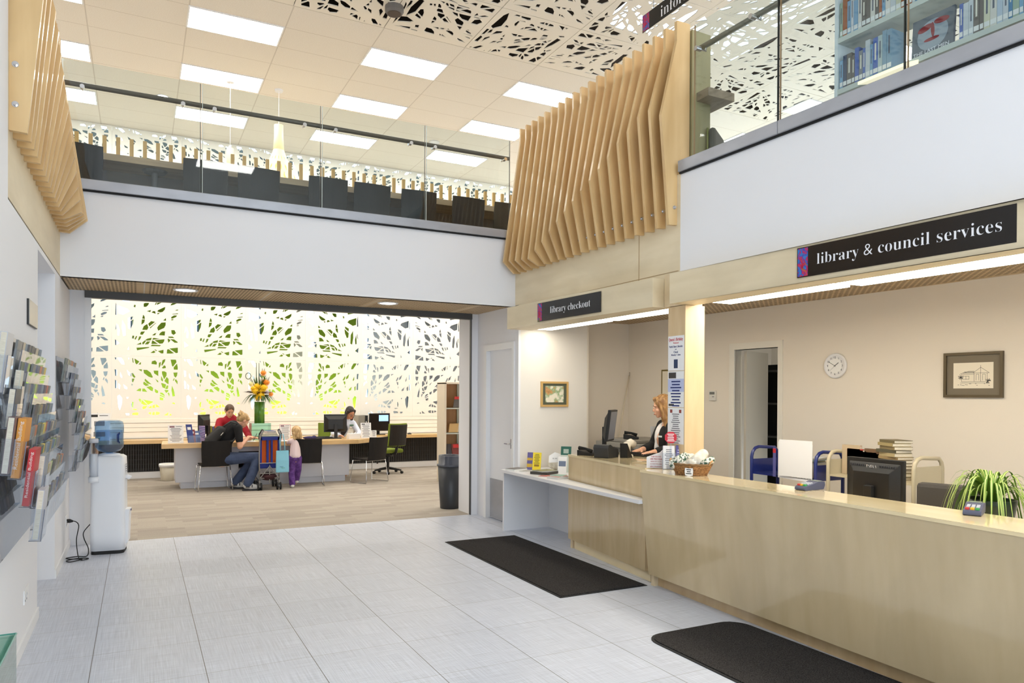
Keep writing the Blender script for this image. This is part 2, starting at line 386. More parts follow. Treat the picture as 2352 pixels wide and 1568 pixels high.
HCU="047630 075618 077753 056866;085795 092669 154648 252707 224745;077888 185858 264840 268896;276878 354876 362899 291897;295774 336757 348825 310831;427766 488768 536817 561880 459875 427853;608829 630837 641874 627873;641832 680855 711877 644869;833828 895850 966891 877885 841858;481723 550705 562753;562707 624688 615731 587730;644729 691715 724724 758766 763810 659751;647705 652676 688707;884747 964758 969786 926777;846699 856688 969703 969721;849648 856619 926653 937680 893678;849596 879597 886620 849607;429601 469599 461642 443666;418502 458538 469590 424588;712578 787573 782649;645463 660419 747466 769512 770559 706551 659493;425418 503420 522460 503526 448484;515524 532480 616559 558569;533460 540443 638548 627547;391362 396336 442333 488410 408403;220595 226533 291588 303632 275626;225515 232436 260421 295502 306581 288573;044366 069417 079530 061517;125441 159239 215267 203519 136644;079322 104315 113402 085496;833459 841368 889334 946384 911460;545324 623331 654400 600377;637326 782318 792435 717430 668387;806330 813309 901308 872333;798289 809228 843267 813299;832290 902233 946234 950247 894288;281279 311276 316324 291324;319270 338261 359317 342320;365246 378243 404271 425324 386323;336178 424187 417226;430218 434189 452193 487248 466254;470259 501251 556260 566301 501283;462187 517192 551245 498240;576282 580269 692287 595301;562201 660206 580261 573256;605263 682209 726215 747248 753284 689276;549165 682167 704187 571191;339135 349088 531137 548154;032285 042139 131192;209089 251084 242175;535051 606053 633077 596102;608105 639089 646099 614117;656090 704053 738055 740113;783051 852052 902061 813131 788123;824136 924064 951072 951155"
HCL="041970 052940 073936 063970;080970 093936 142865 181862 170913 135970;230969 240937 247969;289969 296898 310890 300964;317966 330888 353862 395915;369859 414859 419908 402908;541868 655853 661909 622957 553933;670823 680814 698867 704921 671902;707864 719854 760924 766965 726945;703814 728800 786814 779858 748877;838962 864847 879838 936918 925963;889832 892795 950795 950836 939896;031808 048648 085672 079801;212778 233699 276675 269723;350798 435737 440798;448783 456730 524674 568658 586666 553741 500783;569797 583722 687648 687797;716764 719722 749633 785697 785746 751767;696621 731580 741625 704712;748608 793564 817554 817644 788683;879753 892685 918655 945695 953759;875619 890603 908651 893661;906616 948555 948607 922643;278723 290683 318651 335667 297731;283596 301579 321640 284640;273566 287493 304566;109672 150618 162658 114779;043636 046475 081475 075607;090478 118457 127539 090580;142583 166474 233447 238501;463617 503565 568549 474642;445574 451548 486524 531538 457595;480512 554446 588432 597496 553533;597671 646583 678569 672610;705568 727503 764487 778552 717576;765475 806482 812533 787539;748465 778411 814442 813464;799411 827352 831397 815429;607493 610430 632406 669408 669451;844479 869299 932317 902479 856605;334444 417430 426489 388489;432438 503430 468482 435483;691402 750366 761373 732414 694423;688367 752341 761352 691387;680353 683299 739288 748332;060413 083136 116059 161210 170362 105451;199355 206309 237316 249353;382308 411251 415312 392320;418243 461218 511217 424304;449306 518222 587265 583276;433179 444150 478162 507206 444199;518169 569167 569208 547200;579175 616171 616228 583215;626235 629180 688184 651224;838248 913219 930246 887273;272231 281169 305169 313282 291282;276150 351133 369157 301160;264057 378048 396095 369111 286098;508088 563051 573107 534109;575059 612058 616110 582103;624055 671061 695089 679107 628116;726041 814038 829124;826048 859047 856076 838075;187092 203054 254053 254091"

# ================================================================ THE SETTING
def sbox(name, m, *b, bevel=0):
    return struct(B(*b).build(name, m, bevel=bevel))
FAR, WY, XL, XR = 7.78, 8.86, -.635, 4.05
HALL_H, CZ, SOF = 6.6, 6.6, 2.68
sbox('floor', floor_tile_mat(), -1.2, -4, -.06, 6.5, 8.88, 0)
sbox('floor', carpet_mat(), -3.2, 8.88, -.06, 9.2, 15.6, 0)
# left wall with its tall niche
mb = MB().box(-.85, -4, 0, XL, 6.13, 2.66).box(-.85, 7.345, 0, XL, WY, 2.66).box(-1.2, 5.9, 0, -1.1, 7.6, 2.66)
mb.box(-1.1, 7.345, 0, -.85, 7.5, 2.66).box(-1.1, 6.0, 0, -.85, 6.13, 2.66).box(-1.2, 6.13, 2.62, XL, 7.345, 2.66)
struct(mb.build('wall_left', white))
struct(MB().box(-.85, -4, 2.66, XL, 4.80, 6.62).build('wall_left', white))
struct(MB().box(-.80, 4.80, 2.672, XL, FAR+.17, 3.47).build('wall_left', birchy))
struct(MB().box(-.78, 4.80, 2.66, XL-.006, FAR, 2.673).build('trim_1', blackm))
mb = MB().box(XL, -4, 0, XL+.012, 6.13, .075).box(XL, 7.345, 0, XL+.012, WY-.012, .075)
struct(mb.build('baseboard_left', trimw))
# far wall: deep white fascia over the wide opening
struct(MB().box(XL, FAR, SOF, XR, FAR+.17, 3.47).build('wall_far', white))
struct(MB().box(XL, FAR-.004, SOF-.012, XR, FAR+.02, SOF+.004).build('trim_2', trimw))
struct(MB().box(XL, FAR+.02, SOF, XR, WY+.2, SOF+.03).build('ceiling', perforated_ply_mat()))
struct(MB().box(-.80, WY, 0, -.45, WY+.12, SOF).build('wall_far', white))
mb = MB().box(3.95, WY, 0, 4.3, WY+.05, SOF).box(3.96, WY+.05, 0, 4.3, WY+.42, SOF)
struct(mb.build('wall_far', white))
mb = MB().box(-.50, WY-.03, 2.605, 3.955, WY+.06, SOF)
mb.box(3.944, WY-.012, 0, 3.957, WY+.03, 2.605)
struct(mb.build('trim_3', dgrey))
struct(B(-.50, WY-.005, 0, -.44, WY+.01, 2.605).build('trim_4', trimw))
struct(MB().box(-3.2, WY+.12, 0, -.45, WY+.2, SOF).box(4.3, WY+.3, 0, 9.2, WY+.4, SOF).build('wall_far', white))
# right wall with the white door
mb = MB().box(XR, 8.62, 0, XR+.12, WY, SOF).box(XR, 7.69, 0, XR+.03, 7.80, SOF).box(XR+.03, 7.785, 0, XR+.12, 7.80, SOF).box(XR, 7.80, 2.21, XR+.12, 8.62, SOF)
struct(mb.build('wall_right', white))
d = MB().box(XR+.045, 7.84, .01, XR+.085, 8.56, 2.17); d = struct(d.build('door_1', doorw))
B(XR+.036, 7.88, .02, XR+.046, 8.53, .52).build('kick_plate', steel, d)
mb = MB().box(-.012, -.03, -.06, 0, .03, .06); mb.tube([(-.01, 0, 0), (-.05, 0, 0), (-.055, .02, 0), (-.055, .11, 0)], .009)
mb.build('door_handle', chrome, d, (XR+.045, 7.92, 1.0))
mb = MB().box(XR-.015, 8.56, 0, XR+.06, 8.64, 2.25).box(XR-.015, 7.78, 0, XR+.06, 7.84, 2.25).box(XR-.015, 7.84, 2.17, XR+.06, 8.56, 2.25)
struct(mb.build('trim_5', trimw))
# wood wall over the counters, carrying the louvre screen
struct(B(XR, 4.78, 2.5, XR+.16, FAR, 3.47).build('wall_right', birchy))
struct(MB().box(XR-.003, 5.34, 2.6, XR, 5.347, 3.06).box(XR-.003, 4.80, 2.655, XR, 7.76, 2.66).build('trim_6', mat('panel joint', (176, 150, 112), .8)))
# back office walls
struct(B(XR+.03, 7.70, 0, 5.035, 7.78, 2.56).build('wall_office', cream))
struct(MB().box(5.0352, 7.704, 0, 5.06, 7.95, 2.56).box(5.03, 7.95, 0, 6.0, 8.03, 2.56).build('wall_office', taupe))
OA = Vector((5.86, 7.95, 0)); OD = Vector((6.08-5.86, 3.17-7.95, 0)).normalized(); ON = Vector((-OD.y, OD.x, 0))   # s runs towards the camera, n away from the hall
OT = Matrix(((OD.x, ON.x, 0, OA.x), (OD.y, ON.y, 0, OA.y), (0, 0, 1, 0), (0, 0, 0, 1)))
sdoor0, sdoor1 = 1.87, 2.47
mb = MB(OT).box(0, 0, 0, sdoor0, .1, 2.56).box(sdoor1, 0, 0, 9, .1, 2.56).box(sdoor0, 0, 2.12, sdoor1, .1, 2.56)
struct(mb.build('wall_office', taupe))
mb = MB(OT).box(sdoor0-.07, -.015, 0, sdoor0, .115, 2.19).box(sdoor1, -.015, 0, sdoor1+.06, .115, 2.19).box(sdoor0, -.015, 2.12, sdoor1, .115, 2.19)
struct(mb.build('trim_7', mat('cream trim', (232, 226, 212), .5)))
# store room behind the office door
mb = MB(OT).box(sdoor0-1.2, 2.0, 0, sdoor1+1.5, 2.06, 2.56).box(sdoor0-1.25, .1, 0, sdoor0-1.2, 2.0, 2.56).box(sdoor1+1.4, .1, 0, sdoor1+1.45, 2.0, 2.56).box(sdoor0-1.2, .1, 2.5, sdoor1+1.5, 2.06, 2.56)
struct(mb.build('wall_store', taupe))
dd = MB(OT).prism([(1.89, .125), (1.925, .125), (1.745, .685), (1.71, .675)], 'z', .01, 2.11); dd = struct(dd.build('door_2', mat('taupe door', (206, 198, 182), .6)))
mb = MB(OT); mb.tube([(1.76, .62, 1.02), (1.81, .635, 1.02), (1.84, .55, 1.02)], .009); mb.build('door_handle', chrome, dd)
# office end wall, behind the frame edge
struct(B(4.0, -1.1, 0, 6.6, -1.0, 2.56).build('wall_near', cream))
struct(MB().box(4.10, 4.95, 2.56, 6.6, 7.95, 2.60).box(4.26, -4, 2.56, 6.6, 4.95, 2.60).build('ceiling', perforated_ply_mat()))
# right fascia, capping and headers
RT = Matrix(((.035, 1, 0, XR), (-1, .035, 0, 4.78), (0, 0, 1, 0), (0, 0, 0, 1)))
struct(MB(RT).box(0, .0, 2.55, 9, .14, 3.47).build('wall_right', white))
def header(x0, y0, x1, y1, back):
    mb = MB(); mb.prism([(x0, y0), (x1, y1), (back, y1), (back, y0)], 'z', 2.362, 2.612)
    return mb
hd = struct(header(3.80, 7.50, 3.92, 4.98, 4.12).build('trim_8', birchy, bevel=.002))
hd = struct(header(3.905, 4.74, 4.23, -3.6, 4.16).build('trim_9', birchy, bevel=.002))
struct(MB().box(XR, 4.71, 0, 4.26, 4.93, 2.36).build('trim_10', wood('birch pillar', (216, 188, 144), (228, 204, 164), 'z', .5), bevel=.003))
struct(MB().box(XR-.006, 4.735, 2.364, 4.255, 4.976, 2.645).build('trim_11', birch))
# upper floor slabs
up = mat('upper floor grey carpet', (120, 112, 100), .95)
struct(MB().box(-3.2, FAR+.17, 2.72, 9.2, 9.55, 3.24).build('floor', up))
struct(MB(RT).box(-.5, .14, 2.62, 9, 7, 3.24).build('floor', up))
# outer shell
struct(MB().box(-3.3, FAR+.2, 0, -3.2, 15.9, 6.6).box(-3.2, FAR+.1, 2.72, XL-.17, FAR+.17, 6.6).build('wall_side_left', white))
struct(MB().box(9.2, WY, 0, 9.3, 15.9, 3.3).box(11.5, -4, 3.3, 11.6, 15.9, 6.6).box(9.2, 9.55, 2.72, 11.6, 9.7, 3.3).build('wall_side_right', cream))
# ceilings
struct(MB().box(-3.3, 9.63, CZ, 11.6, 15.6, CZ+.03).box(-.9, -4, CZ, 11.6, 4.75, CZ+.03).box(-3.3, 4.75, CZ, -1.83, 9.63, CZ+.03).box(10.17, 4.75, CZ, 11.6, 9.63, CZ+.03).build('ceiling', ceiling_mat()))
# roof void with its rooflight over the pierced panels
void = mat('roof void lining', (58, 46, 34), .9)
mb = MB().box(-2, 4.6, 7.6, 6.6, 10.2, 7.65).box(9.5, 4.6, 7.6, 11, 10.2, 7.65).box(6.6, 9.85, 7.6, 9.5, 10.2, 7.65)
mb.box(-2, 4.55, 6.64, 11, 4.6, 7.6).box(-2, 10.2, 6.64, 11, 10.25, 7.6).box(-2.05, 4.6, 6.64, -2, 10.2, 7.6).box(11, 4.6, 6.64, 11.05, 10.2, 7.6)
struct(mb.build('ceiling', void))

# ---------------------------------------------------------------- pierced panels
HOLES = {}
def dec(s):
    return [[(int(t[:3])/1000, int(t[3:])/1000) for t in p.split()] for p in s.split(';')]
HOLES['u'], HOLES['l'], HOLES['U'], HOLES['L'] = dec(HU), dec(HL), dec(HCU), dec(HCL)
def pierced(w, h, key, mirror=False, thick=.012, gap=.0008):
    outer = [(gap, gap), (w-gap, gap), (w-gap, h-gap), (gap, h-gap)]
    loops = [outer]
    for p in HOLES[key]:
        q = [((1-a if mirror else a)*w, b*h) for a, b in p]
        loops.append(q)
    flat = [p for lp in loops for p in lp]; N = len(flat)
    tris = tessellate_polygon([[Vector((a, b, 0)) for a, b in lp] for lp in loops])
    mb = MB()
    vv = [(a, 0, b) for a, b in flat] + [(a, thick, b) for a, b in flat]
    ff = [tuple(t) for t in tris] + [tuple(i+N for i in reversed(t)) for t in tris]
    o = 0
    for lp in loops:
        n = len(lp); ff += [(o+i, o+(i+1) % n, o+(i+1) % n+N, o+i+N) for i in range(n)]; o += n
    return mb.add(vv, ff)
# window wall: pierced screens in front of colour-backed bays
SX, SW = -.44, 1.185
protos = {}
rows = [(1.115, 'l'), (2.305, 'u'), (3.495, 'l'), (4.685, 'u'), (5.875, 'l')]
rname = ['sill', 'second', 'third', 'fourth', 'topmost']
cols = list(range(-2, 8))
for ri, (z, k) in enumerate(rows):
    for ci in cols:
        mir = ci >= 3
        hgt = 1.19 if ri < 4 else .72
        key = (k, mir, hgt)
        if key not in protos:
            o = pierced(SW, hgt, k, mir).build('screen_panel', screenm); protos[key] = o
        else:
            o = protos[key].copy(); C.objects.link(o)
        o.location = (SX+SW*ci, 15.5, z)
        tag(o, 'cream pierced screen panel, %s row above the sill, %s from the left' % (['first', 'second', 'third', 'fourth', 'fifth'][ri], ORD[ci+2]), 'screen panel', 'pierced screen panels along the window wall')
# everything behind the screens
green = mat('lime green backing', (130, 158, 26), .7)
bluegrey = mat('pale blue grey backing', (190, 206, 220), .8)
palegrey = mat('pale grey backing', (206, 212, 220), .8)
warmgrey = mat('warm grey backing', (190, 186, 176), .8)
smoke = mat('grey green spandrel glass', (112, 126, 124), .25)
frm = mat('blue grey window frame', (96, 116, 134), .5)
bays = [(-3.2, -.40, bluegrey), (-.10, .72, green), (1.08, 1.92, green), (2.27, 2.90, green), (2.90, 3.14, warmgrey), (3.40, 4.28, green), (4.58, 5.46, palegrey), (5.60, 9.2, palegrey)]
for i, (a, b, m) in enumerate(bays):
    struct(B(a, 15.80, .9, b, 15.86, 3.42).build('wall_window', m))
for i, (a, b, m) in enumerate([(-3.2, -.36, smoke), (-.26, 2.9, smoke), (3.0, 5.36, smoke), (5.46, 7.7, smoke), (7.8, 9.2, smoke)]):
    struct(B(a, 15.80, 3.5, b, 15.86, 6.6).build('wall_window', m))
mb = MB().box(-3.2, 15.72, 3.40, 11.6, 15.86, 3.52)
for x in (-.40, -.13, .74, 1.05, 1.93, 2.24, 3.15, 3.37, 4.29, 4.55, 5.47, 5.57): mb.box(x, 15.76, .9, x+.028, 15.88, 6.6)
struct(mb.build('trim_12', frm))
wn = 0
for a, b in ((-.40, -.10), (.72, 1.08), (1.92, 2.27), (3.14, 3.40), (4.28, 4.58), (5.46, 5.60)):
    wn += 1
    struct(B(a, 15.83, .9, b, 15.838, 6.6).build('window_%d' % wn, glass_mat('window glass', (240, 246, 250), 1.0)))
struct(MB().box(9.2, 15.5, 0, 11.6, 15.9, 6.6).build('wall_window', white))
# added unseen lamp strip, brightening the green backing towards the sill
area('added_cavity_strip', (2.1, 15.66, 1.13), (5.0, .10), 42, (1, .98, .9), (PI, 0, 0))
# boarded sill and dado
mb = MB().box(-3.2, 15.5, .74, 9.2, 15.9, .775).box(-3.2, 15.505, .775, 9.2, 15.9, .86).box(-3.2, 15.5, .866, 9.2, 15.9, .945).box(-3.2, 15.505, .951, 9.2, 15.9, 1.03).box(-3.2, 15.5, 1.036, 9.2, 15.9, 1.112)
struct(mb.build('wall_window', screenm))
struct(MB().box(-3.2, 15.3, 0, 9.2, 15.36, .12).build('baseboard_far', trimw))
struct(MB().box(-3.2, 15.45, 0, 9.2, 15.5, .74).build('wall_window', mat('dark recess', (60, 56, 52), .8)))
g = thing('radiator_grille', 'long dark wire grille under the wooden window counter', 'grille', (0, 15.28, 0))
mb = MB()
x = -3.1
while x < 6.9: mb.box(x, 0, .13, x+.009, .012, .655); x += .042
mb.build('vertical_bars', dgrey, g)
mb = MB()
for z in (.14, .17, .26, .35, .44, .53, .62): mb.box(-3.1, .012, z, 6.9, .02, z+.007)
for x in (-3, -.9, 1.2, 3.3, 4.6, 6.2): mb.box(x, .012, .1, x+.03, .04, .655)
mb.build('frame', mat('darker metal', (66, 64, 62), .6, .3), g)
# upper dark service wall seen on the right of the upper ceiling
# ---------------------------------------------------------------- acoustic ceiling lights
def ceil_light(x, y, label):
    t = thing('ceiling_light', label, 'ceiling light', (x, y, CZ), 0, 'recessed light panels in the upper ceiling')
    B(.02, .02, -.008, 1.18, .59, -.004).build('diffuser', lampm, t)
    mb = MB().box(0, 0, -.012, 1.2, .02, 0).box(0, .59, -.012, 1.2, .61, 0).box(0, .02, -.012, .02, .59, 0).box(1.18, .02, -.012, 1.2, .59, 0)
    mb.build('frame', trimw, t)
    return t
X0 = .57
for r, (y, rn) in enumerate(((10.24, 'row nearest the pierced panels'), (12.07, 'middle row'), (13.90, 'row nearest the window screens'))):
    for c in range(-1, 5):
        ceil_light(X0+2.4*c, y, 'glowing ceiling panel light in the %s, %s from the left' % (rn, ORD[c+1]))
ceil_light(10.0, 8.55, 'glowing ceiling light beside the pierced panels, low over the right balustrade')
ceil_light(9.0, 6.6, 'glowing ceiling light seen between the bookshelf and its end post')
for x, y in ((1.1, -1.6), (4.2, 3.5), (6.6, 3.5)):  # unseen panel lights added to help light the hall
    ceil_light(x, y, 'added ceiling panel light above the hall, outside the picture')
# pierced ceiling panels, hung flat
cp = {}
for j in range(4):
    for i in range(-2, 8):
        k = 'UL'[(i+j) % 2]; mir = (i % 3 == 1)
        if (k, mir) not in cp:
            o = pierced(1.2, 1.22, k, mir, .012, .005).build('ceiling_panel', ceilpan); cp[(k, mir)] = o
        else:
            o = cp[(k, mir)].copy(); C.objects.link(o)
        # local xz plane laid horizontally, face down
        o.rotation_euler = (-PI/2, 0, 0)
        o.location = (X0+1.2*i, 9.63-1.22*(j+1), CZ+.012)
        tag(o, 'cream pierced ceiling panel, %s row from the lights, %s from the left' % (ORD[j], ORD[i+2]), 'ceiling panel', 'pierced ceiling panels')
t = thing('smoke_detector', 'round grey smoke detector on the pierced ceiling near the top edge', 'smoke detector', (2.93, 9.05, CZ))
MB().lathe([(.0, -.09), (.10, -.09), (.12, -.06), (.12, 0)], n=24).build('body', mat('grey speaker', (110, 104, 98), .6), t, smooth=False)
MB().lathe([(.0, -.095), (.085, -.095), (.085, -.09)], n=24).build('grille', mat('brown mesh', (84, 70, 60), .8), t)
def downlight(x, y, z, label, r=.11, lit=True, group=None):
    t = thing('downlight', label, 'downlight', (x, y, z), 0, group)
    MB().lathe([(r*.78, -.004), (r, -.012), (r*1.08, 0), (r*.8, 0)], n=28).build('ring', trimw, t, smooth=True)
    MB().lathe([(0, -.006), (r*.8, -.005)], n=28).build('lamp', lampm if lit else trimw, t)
    return t
downlight(.44, 8.29, SOF, 'round lit downlight in the slotted soffit, left one over the opening', .115, group='soffit downlights')
downlight(2.62, 8.29, SOF, 'round lit downlight in the slotted soffit, right one over the opening', .115, group='soffit downlights')
downlight(.36, 13.6, CZ, 'small round downlight in the upper ceiling left of the far light panel', .1)
downlight(5.2, 13.5, CZ, 'small unlit round downlight in the upper ceiling between two far light panels', .1, False)

# ---------------------------------------------------------------- strip lights under the headers
def strip(x0, y0, x1, y1, label, dm=tubem):
    t = thing('strip_light', label, 'strip light', (x0, y0, 2.40), 0, 'strip lights over the service counters')
    L = y0-y1; dx = x1-x0
    MB().prism([(0, 0), (.34, 0), (.34+dx, -L), (dx, -L)], 'z', 0, .08).build('housing', mat('brown grey housing', (140, 128, 112), .5), t)
    MB().prism([(.02, -.02), (.32, -.02), (.32+dx, -L+.02), (.02+dx, -L+.02)], 'z', -.012, 0).build('diffuser', dm, t)
strip(4.13, 7.62, 4.16, 6.34, 'glowing strip light under the library checkout header, the far one', checkm)
strip(4.17, 6.30, 4.20, 5.05, 'glowing strip light under the library checkout header, the near one', checkm)
strip(4.18, 4.68, 4.22, 3.50, 'glowing strip light under the council services header, the far one')
strip(4.24, 3.46, 4.28, 2.20, 'glowing strip light under the council services header, the one at the frame edge')
strip(4.29, 2.16, 4.34, .9, 'glowing strip light under the council services header, nearest the camera')

# ---------------------------------------------------------------- signs
def sign(name, label, T, L, H, words, w, bx):
    t = thing(name, label, 'sign')
    MB(T).box(0, 0, 0, L, H, .006).build('board', mat('black sign board', (20, 17, 17), .25), t)
    stripm = mat('colourful flower print', (60, 90, 190), .4)
    if not stripm.get('done'):
        stripm['done'] = 1
        n, l, b = nodes(stripm)
        tc = n.new('ShaderNodeTexCoord'); nz = n.new('ShaderNodeTexNoise'); nz.inputs['Scale'].default_value = 16; nz.inputs['Distortion'].default_value = 2
        l.new(tc.outputs['Object'], nz.inputs['Vector']); cr = n.new('ShaderNodeValToRGB'); l.new(nz.outputs['Fac'], cr.inputs[0]); e = cr.color_ramp.elements
        e[0].position = .36; e[0].color = lin((40, 120, 190)); e[1].position = .7; e[1].color = lin((30, 140, 60))
        for p, c in ((.44, (40, 60, 170)), (.5, (200, 30, 50)), (.56, (150, 30, 120)), (.62, (220, 60, 60))):
            q = e.new(p); q.color = lin(c)
        l.new(cr.outputs[0], b.inputs['Base Color'])
    MB(T).box(.006, .006, .006, bx, H-.006, .0075).build('flower_strip', stripm, t)
    # red flower rays over the strip
    mb = MB(T)
    for k in range(9):
        a = PI*(.15+.7*k/8); c = (bx*.5, H*.3); q = (c[0]+math.cos(a)*bx*.42, c[1]+math.sin(a)*H*.42)
        nx, ny = -math.sin(a)*.0025, math.cos(a)*.0025
        mb.quad((c[0]-nx, c[1]-ny, .0082), (q[0], q[1], .0082), (c[0]+nx, c[1]+ny, .0082))
    mb.build('flower', mat('crimson flower', (200, 30, 70), .5), t)
    lw = w
    text(words, T @ Matrix.Translation((bx+(L-bx)*.5, H*.48, .007)), lw, None, mat('sign lettering', (236, 236, 240), .5), t, serif=True, off=-.015)
    return t
T = frame((3.953, 3.47, 2.398), (4.02-3.961, 2.13-3.47, 0), (0, 0, 1))
sign('library_sign', 'long black sign reading library & council services on the wood header', T, 1.345, .20, 'library & council services', 1.12, .085)
T = frame((3.822, 6.81, 2.39), (3.89-3.83, 5.70-6.81, 0), (0, 0, 1))
sign('checkout_sign', 'black sign reading library checkout on the wood header', T, 1.11, .195, 'library checkout', .70, .085)
T = frame((5.34, 7.0, 5.92), (0, -1, 0), (0, 0, 1))
t = sign('information_sign', 'black hanging sign reading information below the pierced ceiling', T, 1.5, .20, 'information', .95, .13)
mb = MB(); mb.cyl((5.342, 6.8, 6.12), (5.342, 6.8, 6.6), .004); mb.cyl((5.342, 5.7, 6.12), (5.342, 5.7, 6.6), .004); mb.build('hanger', steel, t)

# ---------------------------------------------------------------- louvre screens
def fin_profile(kx, kz, sgn, base):
    # points in x,z ; kx is how far the nose stands off the wall
    return [(base-.0, 3.045), (base-sgn*.085, 3.04), (base-sgn*kx, kz), (base+sgn*.0-sgn*.012, 4.60), (base-sgn*.012, 4.77), (base+sgn*.13, 4.77), (base+sgn*.13, 3.475), (base, 3.475)]
KZ = [3.17, 3.16, 3.14, 3.13, 3.11, 3.18, 3.25, 3.33, 3.40, 3.47, 3.54, 3.61, 3.67, 3.74, 3.81, 3.89, 3.95, 4.03, 4.04, 3.95]
def louvres(label, base, sgn, extra=0):
    t = thing('louvre_screen', label, 'louvre screen', (base, 0, 0))
    for i, kz in enumerate(KZ):
        y = 7.66-i*(7.66-4.84)/19
        kx = .225-.0028*i
        f = MB().prism(fin_profile(kx, kz, sgn, 0), 'y', y-.017, y+.017).build('fin', finw, t, bevel=.001)
        if i >= 9 or sgn < 0 and i == 19:
            mb = MB()
            for bz in ((3.19, 3.41) if sgn < 0 else (3.19,)):
                x = -sgn*.03
                mb.cyl((x, y-.017, bz), (x, y-.021, bz), .017, n=16); mb.cyl((x, y-.021, bz), (x, y-.034, bz), .011, n=6)
            mb.build('bolt', chrome, f)
louvres('screen of upright beech fins fixed to the right wood wall', XR, 1)
louvres('screen of upright beech fins fixed to the left wall', XL, -1)

# ---------------------------------------------------------------- balustrades
def bracket(mb, x, y, z, s):       # knob through the glass and an arm up to the rail
    mb.cyl((x, y-.03*s, z-.05), (x, y+.02*s, z-.05), .02, n=14)
    mb.tube([(x, y+.02*s, z-.05), (x, y+.085*s, z-.05), (x, y+.085*s, z-.015)], .007)
b = thing('glass_balustrade', 'glass balustrade with dark handrail along the upper floor facing the hall', 'balustrade')
mb = MB().box(XL, FAR-.05, 3.475, XR-.11, FAR+.19, 3.57); mb.build('capping', steel, b, bevel=.006)
B(XL, FAR-.03, 3.462, XR-.11, FAR+.1, 3.475).build('shadow_gap', blackm, b)
for i, (x0, x1) in enumerate(((-.63, .553), (.565, 1.743), (1.755, 2.933), (2.945, 4.03))):
    p = B(x0, 7.90, 3.57, x1, 7.912, 4.70).build('glass_panel', glassm, b)
    B(x0, 7.899, 3.57, x0+.006, 7.913, 4.70).build('pale_edge', mat('pale glass edge', (206, 214, 206), .3), p)
    B(x1-.006, 7.899, 3.57, x1, 7.913, 4.70).build('dark_edge', mat('dark glass edge', (84, 84, 76), .3), p)
mb = MB(); mb.tube([(-.62, 7.99, 4.515), (4.06, 7.99, 4.515)], .024, 12)
mb.build('handrail', mat('bronze handrail', (92, 80, 66), .4, .4), b, smooth=True)
for x in (-.47, .39, .68, 1.57, 1.90, 2.76, 3.05, 3.96):
    mb = MB(); bracket(mb, x, 7.905, 4.515, 1); mb.build('bracket', chrome, b)
b = thing('glass_balustrade', 'glass balustrade with grey handrail above the long white wall on the right', 'balustrade')
MB(RT).box(.0, -.035, 3.475, 1.03, .19, 3.57).box(1.034, -.035, 3.475, 9, .19, 3.57).build('capping', steel, b, bevel=.006)
MB(RT).box(.0, -.018, 3.462, 9, .1, 3.475).build('shadow_gap', blackm, b)
for a, c in ((.10, .965), (.98, 1.925), (1.94, 3.0), (3.015, 4.2), (4.215, 5.4)):
    p = MB(RT).box(a, .05, 3.57, c, .062, 4.68).build('glass_panel', glassm, b)
    MB(RT).box(c-.008, .049, 3.57, c, .063, 4.68).build('dark_edge', mat('black green glass edge', (30, 34, 30), .3), p)
    MB(RT).box(a, .049, 3.57, a+.004, .063, 4.68).build('pale_edge', mat('amber glass edge', (150, 120, 84), .3), p)
mb = MB(RT); mb.tube([(.06, .14, 4.52), (6, .14, 4.52)], .024, 12); mb.build('handrail', mat('grey handrail', (128, 128, 118), .35, .4), b, smooth=True)
for x in (.14, .72, 1.3, 2.2, 3.0):
    mb = MB(RT); bracket(mb, x, .055, 4.52, 1); mb.build('bracket', chrome, b)

# ================================================================ COUNTERS
ct = thing('service_counter', 'long glossy birch service counter leaning out at the top, under the council services sign', 'counter')
YS = [4.9, 3.9, 2.9, 1.9, 1.0, -.2]; FT = [3.735, 3.685, 3.66, 3.60, 3.57, 3.55]; FB = [3.83, 3.785, 3.745, 3.715, 3.69, 3.66]
def loft(mb, secs):
    n = len(secs[0]); vv = [p for s in secs for p in s]
    ff = [(j*n+i, j*n+(i+1) % n, (j+1)*n+(i+1) % n, (j+1)*n+i) for j in range(len(secs)-1) for i in range(n)]
    ff += [tuple(range(n)), tuple((len(secs)-1)*n+i for i in range(n))]
    return mb.add(vv, ff)
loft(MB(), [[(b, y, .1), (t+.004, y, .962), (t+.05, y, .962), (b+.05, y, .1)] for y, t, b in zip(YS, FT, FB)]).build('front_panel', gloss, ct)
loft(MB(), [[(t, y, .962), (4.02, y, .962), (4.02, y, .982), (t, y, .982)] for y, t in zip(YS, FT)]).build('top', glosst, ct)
loft(MB(), [[(b+.075, y, 0), (b+.075, y, .1), (b+.1, y, .1), (b+.1, y, 0)] for y, b in zip(YS, FB)]).build('kickboard', glossd, ct)
MB().box(3.86, 4.86, .0, 4.02, 4.9, .96).box(3.98, -.2, .0, 4.02, 4.9, .96).build('back_panel', birch, ct)
co = thing('checkout_counter', 'birch checkout counter with a monitor on it, behind the white magazine shelf', 'counter')
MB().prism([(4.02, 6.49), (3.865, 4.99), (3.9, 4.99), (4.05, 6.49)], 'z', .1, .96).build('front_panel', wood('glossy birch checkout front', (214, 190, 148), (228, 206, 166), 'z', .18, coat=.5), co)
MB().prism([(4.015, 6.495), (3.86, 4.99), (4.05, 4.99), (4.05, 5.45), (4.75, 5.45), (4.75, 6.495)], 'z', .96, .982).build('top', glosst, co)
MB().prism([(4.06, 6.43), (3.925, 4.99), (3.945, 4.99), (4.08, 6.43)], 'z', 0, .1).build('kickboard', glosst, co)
MB().box(4.05, 6.45, .0, 4.75, 6.49, .96).build('side_panel', birch, co)
ws = thing('magazine_shelf', 'white laminate shelf unit holding magazines beside the checkout counter', 'shelf')
